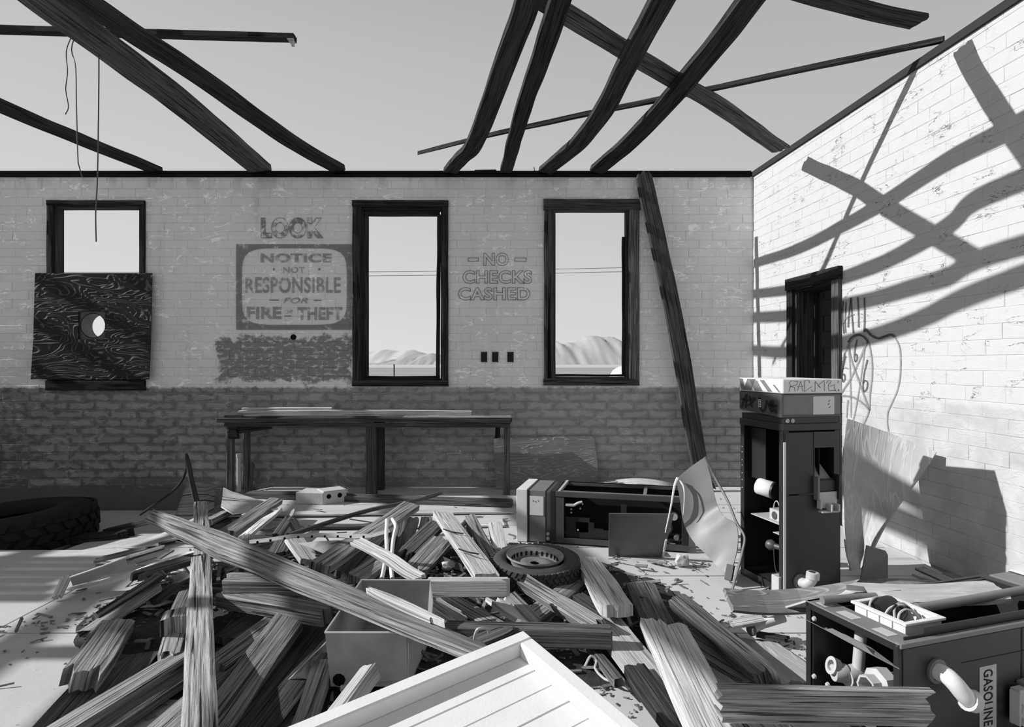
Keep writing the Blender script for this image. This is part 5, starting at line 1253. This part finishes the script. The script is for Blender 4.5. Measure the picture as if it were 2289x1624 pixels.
# bracket with a lump of plaster
bk = empty('angle_bracket', cp('F',1640,860,.03), 'dark angled metal bracket in the hollow left of the banded board', 'bracket', HEAP)
q = MB(); a, b = cp('F',1480,740,.14), cp('F',1800,870,.10); q.sheet([[a, a+V(.02,-.08,-.05)], [b, b+V(.02,-.08,-.03)]], .005); q.build('plate', M['mid_metal'], bk)
q = MB(); q.sheet([[a+V(.02,-.08,-.05), a+V(.05,-.07,-.13)], [b+V(.02,-.08,-.03), b+V(-.02,-.07,-.09)]], .005); q.build('plate', M['dark_metal'], bk)
def lump(name, loc, s, mat, label, cat, seed=1, sq=(1,1,1)):
    bm = bmesh.new(); bmesh.ops.create_icosphere(bm, subdivisions=3, radius=1)
    for v in bm.verts:
        n = v.co.normalized(); m = max(abs(n.x), abs(n.y), abs(n.z)); k = 1+.35*(1/m-1)
        k *= 1+.28*mnoise.fractal((n.x*1.3+seed, n.y*1.3, n.z*1.3), 1, 2, 4); v.co = Vector((n.x*sq[0], n.y*sq[1], n.z*sq[2]))*k*s
    q = MB(); vs = [v.co+Vector(loc) for v in bm.verts]; zmin = min(v.z for v in vs); vs = [v+V(0,0,loc[2]-zmin) for v in vs]
    q.add(vs, [tuple(v.index for v in f.verts) for f in bm.faces]); bm.free()
    return q.build(name, mat, None, smooth=True, label=label, cat=cat, auto=35)
lump('plaster_lump', cp('F',1640,945,.05), .042, M['cement'], 'grey lump of mortar beside the angled bracket', 'rubble', 3, (1.3,.8,.8))
lump('rubble_chunk', gp(1525,1266,0), .052, M['cement'], 'single pale chunk of rubble on the open floor before the bent sheet', 'rubble', 5, (1.0,.8,.9))
# right group
pk('broad_board', 'D', [(640,475,.09),(700,640,.11),(790,860,.12),(900,1050,.12)], .19, .05, mw, 0, (.06,.03), 'broad grey board at the right of the heap, reaching onto open floor')
pk('split_board', 'D', [(745,800,.18),(860,1040,.185),(1060,1430,.17)], .125, .055, pw, -4, (.05,.02), 'broad pale split board in front, left half')
pk('split_board', 'D', [(935,845,.19),(1060,1090,.19),(1260,1450,.18)], .125, .055, pw, 4, (.04,.02), 'ribbed pale split board in front, right half')
pk('pale_board', 'D', [(320,760,.09),(520,880,.10),(690,1080,.10),(870,1420,.10)], .19, .035, pw, 0, (.05,.03), 'pale board lying beneath the broad split board, left side')
pk('dark_plank', 'D', [(955,610,.14),(1230,840,.16),(1500,1060,.15),(1790,1320,.13)], .115, .06, mw, 14, (.02,.06), 'dark edge-worn plank slanting down beside the split boards')
pk('sheet_board', 'D', [(1050,890,.06),(1380,1090,.06),(1700,1275,.05)], .25, .02, gw, 0, (.03,.06), 'grey thin board beneath the dark edge-worn plank')
pk('sheet_board', 'D', [(1090,1020,.025),(1300,1230,.025),(1520,1420,.025)], .20, .02, pw, 0, .03, 'pale thin board under the grey thin board')
pk('fibre_board', 'D', [(1540,930,.02),(1800,1130,.025),(2060,1340,.025)], .28, .02, M['ply_pale'], 0, (.12,.03), 'frayed pale fibreboard by the base of the near pump')
pk('stick', 'D', [(215,1000,.06),(330,1140,.08),(480,1330,.09)], .055, .04, mw, 0, .02, 'grey stick right of the white panel', 'stick')
pk('stick', 'D', [(270,995,.05),(440,1110,.06),(610,1215,.07)], .028, .02, dw, 0, .02, 'thin dark stick crossing right of the white panel', 'stick')
pk('stick', 'D', [(600,1190,.12),(680,1290,.12),(770,1420,.12)], .10, .05, dw, 0, .02, 'short dark board end at the bottom edge left of the split boards')
plank('edge_board', [at(1596,1532,2.40)-V(0,0,.065), at(2085,1541,2.38)-V(0,0,.065)], .13, .045, gw, 'board standing on edge along the very bottom before the near pump', 'board', HEAP, roll=math.pi/2, rag=(.02,.03))
pk('pale_lath', 'D', [(1400,825,.10),(1560,795,.12),(1730,762,.13)], .09, .02, pw, 0, .03, 'pale lath pointing at the near pump from the left', 'lath')
q = MB(); q.tube([cp('D',1590,868,.08), cp('D',1700,815,.11), cp('D',1880,762,.14)], .026, 12); pv = q.build('plastic_pipe', M['white_enamel'], None, smooth=True, label='white pipe with a capped end lying left of the near pump', cat='pipe', group=HEAP)
q = MB(); q.lathe([(0,.01),(.02,.01),(.034,.0),(.034,-.02)], Matrix.Translation(cp('D',1588,868,.08)) @ V(-1,-.3,-.1).to_track_quat('Z','Y').to_matrix().to_4x4(), 12); q.build('cap', M['grey_metal'], pv)
pk('small_lath', 'D', [(1640,900,.05),(1780,925,.05),(1930,950,.05)], .06, .02, dw, 0, .03, 'small dark slat before the white pipe', 'slat')
# warped plywood strips over the near pump
pk('warped_strip', 'R', [(95,595,.30),(400,625,.27),(720,612,.28),(1000,570,.33),(1300,520,.38)], .15, .022, M['ply_grey'], 30, (.01,.05), 'warped grey plywood strip curving in front of the upright pump foot', 'plywood strip')
pk('warped_strip', 'R', [(300,690,.20),(520,690,.20),(780,640,.30),(1000,575,.42),(1300,525,.46)], .13, .012, M['ply_pale'], -20, (.08,.05), 'pale peeled plywood layer under the warped grey strip', 'plywood strip', roll2=0)
pk('warped_strip', 'R', [(1120,545,.47),(1500,560,.475),(1800,560,.475),(2400,530,.48)], .15, .03, M['ply_pale'], 14, (.20,.02), 'long delaminated plywood strip lying behind the near pump top', 'plywood strip')
pk('warped_strip', 'R', [(1080,505,.03),(1500,480,.10),(1900,490,.08),(2120,482,.04)], .16, .02, M['ply_grey'], 8, (.08,.02), 'grey plywood strip just behind the long delaminated one', 'plywood strip')
pk('slat', 'R', [(1700,330,.12),(1850,400,.10),(1990,460,.09)], .085, .02, gw, 0, .02, 'grey slat on the floor at the foot of the right wall', 'slat')
pk('slat', 'R', [(1690,385,.04),(1800,430,.04),(1910,475,.04)], .10, .02, pw, 0, .02, 'white slat beside the grey one at the foot of the right wall', 'slat')
q = MB(); rows = []
for i in range(9):
    f = i/8; p = cp('R', 1950+220*f, 462-26*math.sin(math.pi*f)+6*f, .03+.05*math.sin(math.pi*f)); rows.append([p, p+V(.02,.16,0)])
q.sheet(rows, .006); q.build('curved_offcut', M['grey_metal'], None, label='small arched offcut by the right wall', cat='offcut')
# back of the room
plank('bowed_board', [at(1290,1094,7.72), at(1380,1080,7.75), at(1450,1077,7.75), at(1545,1095,7.72)], .30, .02, pw, 'bowed pale board on the floor behind the lying gutted pump', 'board', None, roll=.05, rag=(.05,.05))
pk('floor_plank', 'X', [(556,1104,.035),(760,1110,.035),(960,1118,.035),(1146,1124,.035)], .17, .07, mw, 0, (.03,.03), 'long dark plank on the floor in front of the workbench', 'plank')
pk('floor_plank', 'X', [(470,1150,.03),(700,1150,.02),(1150,1141,.02)], .16, .02, pw, 0, .03, 'long pale plank on the floor nearer than the dark one', 'plank')
pk('floor_plank', 'X', [(900,1170,.02),(1140,1166,.02)], .30, .018, pw, 0, .05, 'wide pale board lying flat behind the pickets', 'plank')
pk('floor_plank', 'X', [(690,1176,.03),(800,1172,.03),(900,1174,.03)], .10, .025, mw, 0, .04, 'short dim board on the floor behind the peak of boards', 'plank')
pk('floor_plank', 'E', [(330,205,.06),(560,215,.06),(780,222,.06)], .34, .018, pw, 0, .06, 'pale flat board right of the short furrowed post head', 'plank')
for (lst, mat, nm, lb, cat) in (((((392,1152,6.0),(416,1084,6.9)), ((425,1152,6.0),(438,1079,6.9)), ((455,1148,6.0),(462,1080,6.95)), ((478,1136,6.2),(482,1086,6.95))), dw, 'roofing_felt', 'roofing felt behind the bent stick, coloured dark for its shaded underside', 'roofing felt'),  # shade on the felt's underside is put into its dark colour
    ((((494,1132,6.2),(500,1090,6.95)), ((520,1148,5.95),(515,1098,6.9)), ((570,1142,6.0),(560,1112,6.8)), ((622,1137,6.1),(600,1124,6.7))), pw, 'pale_sheet', 'pale sheet sloping down to the right of the roofing felt', 'board')):
    rows = []
    for (l, r2) in lst:
        a, b = at(*l), at(*r2); rows.append([a.lerp(b, k/4) for k in range(5)])
    q = MB(); q.sheet(rows, .014); q.build(nm, mat, None, smooth=True, label=lb, cat=cat)
wire('black_cable', [at(312,1150,6.35), at(340,1131,6.4), at(375,1107,6.5), at(402,1080,6.55), at(414,1056,6.55), at(419,1030,6.55)], .014, M['ink'], 'black cable arching up from the floor at the left', 'cable')
plank('bent_stick', [at(416,1012,6.5), at(421,1036,6.5), at(428,1070,6.45), at(443,1136,6.3)], .045, .03, dw, 'bent dark stick standing up behind the heap at the left', 'stick', None, rag=(.04,.02), taper=(.6,0))
wire('bent_wire', [cp('C',690,1215,.24), cp('C',705,1150,.30), cp('C',730,1120,.32), cp('C',790,1120,.30), cp('C',805,1150,.26)], .008, M['pale_metal'], 'hooked pale wire standing just behind the white panel', 'wire')
wire('bent_wire', [cp('B',1600,1290,.20), cp('B',1640,1340,.16), cp('B',1680,1360,.15), cp('B',1760,1320,.18)], .008, M['mid_metal'], 'looped grey wire right of the metal box', 'wire')
wire('root_like_wire', [cp('D',180,1180,.06), cp('D',230,1090,.10), cp('D',280,1130,.08), cp('D',270,1200,.06), cp('D',360,1290,.05), cp('D',480,1310,.06), cp('D',560,1370,.05)], .0065, M['pale_metal'], 'pale tangled wire lying right of the white panel', 'wire')
wire('floor_wire', [gp(83,1250,-.03), gp(110,1240,-.05), gp(160,1232,-.07), gp(200,1230,-.08)], .005, M['dark_metal'], 'thin dark wire on the floor at the left edge', 'wire')
for k in range(5):
    pk('splinter', 'E', [(800-4*k,790+18*k,.24-.02*k),(745-10*k,850+14*k,.22-.02*k),(660+8*k,905+20*k,.18-.02*k)], .035, .012, pw, 10*k, .08, ('topmost','second','third','fourth','lowest')[k]+' of the pale splinters fanned under the long twisted plank', 'splinter', taper=(.3,.3))

# ------------------------------------------------------------------ open sheet-metal box
bxo = empty('metal_box', V(-.68, 3.25, .09), 'open sheet-metal box with a flared side in the middle of the heap', 'metal box')
gv = M['galvanised']; x0, x1, y0, y1, z0, z1 = -.865, -.49, 2.90, 3.60, .10, .355
q = MB(); q.sheet([[V(x0+.02,y0+.02,z0), V(x0,y0,z1)], [V(x1,y0+.02,z0+.03), V(x1,y0,z1)]], .005); q.build('front_panel', gv, bxo)
q = MB(); q.sheet([[V(x0+.02,y1,z0), V(x0+.0,y1,z1)], [V(x1,y1,z0), V(x1+.02,y1,z1)]], .005); q.build('back_panel', gv, bxo)
q = MB(); q.sheet([[V(x0+.02,y0+.025,z0), V(x0,y0+.004,z1)], [V(x0+.02,y1,z0), V(x0,y1,z1)]], .005); q.build('side_panel', gv, bxo)
q = MB(); q.sheet([[V(x1+.004,y0+.025,z0), V(x1+.01,y0+.004,z1-.02)], [V(x1+.03,y0+.3,z0), V(x1+.075,y0+.25,z1-.14)], [V(x1+.03,y0+.55,z0), V(x1+.06,y0+.5,z1-.05)], [V(x1+.004,y1,z0), V(x1+.02,y1,z1)]], .005); q.build('side_panel', gv, bxo, label='bent flared side')
q = MB(); q.add([(x0+.02,y0+.02,z0),(x1+.02,y0+.02,z0),(x1+.02,y1,z0),(x0+.02,y1,z0),(x0+.02,y0+.02,z0-.005),(x1+.02,y0+.02,z0-.005),(x1+.02,y1,z0-.005),(x0+.02,y1,z0-.005)], [(0,1,2,3),(7,6,5,4),(0,4,5,1),(1,5,6,2),(2,6,7,3),(3,7,4,0)]); q.build('bottom', gv, bxo)
q = MB(); q.tube([V(x0,y0,z1), V(x0,y1,z1), V(x1+.02,y1,z1)], .006, 6); q.tube([V(x0,y0,z1), V(x1,y0,z1)], .006, 6); q.build('folded_rim', M['pale_metal'], bxo)
q = MB(); c = V(x0+.06, y0+.012, z0+.03); q.lathe([(0,.004),(.022,.004),(.016,.009),(.026,.002),(.03,0)], Matrix.Translation(c) @ V(0,-1,0).to_track_quat('Z','Y').to_matrix().to_4x4(), 9); q.build('rust_hole', M['charcoal_hole'], bxo)

# ------------------------------------------------------------------ white panelled door in the foreground
A0 = gp(1170, 1407, .49); U = (gp(840, 1541, .43)-A0).normalized(); V0 = (gp(1365, 1541, .43)-A0); N = U.cross(V0).normalized(); 
if N.z < 0: N = -N
V0 = N.cross(U).normalized() if N.cross(U).dot(V0) > 0 else -N.cross(U).normalized()
dp = empty('panelled_door', A0+U*.5+V0*.4-N*.06, 'white painted panelled door lying tilted in the foreground', 'panel')
LU, LV, rw_, rh = 1.15, .86, .062, .085
def pbar(u0, u1, v0, v1, n0, n1, name, mat, bev=.004):
    q = MB(); vs = [A0+U*u+V0*v+N*n for u in (u0, u1) for v in (v0, v1) for n in (n0, n1)]
    q.add(vs, [(0,1,3,2),(4,6,7,5),(0,4,5,1),(2,3,7,6),(0,2,6,4),(1,5,7,3)]); return q.build(name, mat, dp, bevel=bev)
wp = M['white_paint']
pbar(0, LU, 0, rw_, -rh, 0, 'stile', wp, .006); pbar(0, LU, LV-rw_, LV, -rh, 0, 'stile', wp, .006)
pbar(0, rw_, rw_, LV-rw_, -rh, -.001, 'rail', wp, .006); pbar(LU-rw_, LU, rw_, LV-rw_, -rh, -.001, 'rail', wp, .006)
nb = 7; bwid = (LV-2*rw_)/nb
for k in range(nb): pbar(rw_, LU-rw_, rw_+k*bwid+.0012, rw_+(k+1)*bwid-.0012, -rh, -.062-(k % 2)*.001, 'panel_board', wp, .0025)

# every loose thing says that it is one
for o in S.objects:
    if o.parent is None and o.get('category') and not o.get('kind'): o['kind'] = 'thing'
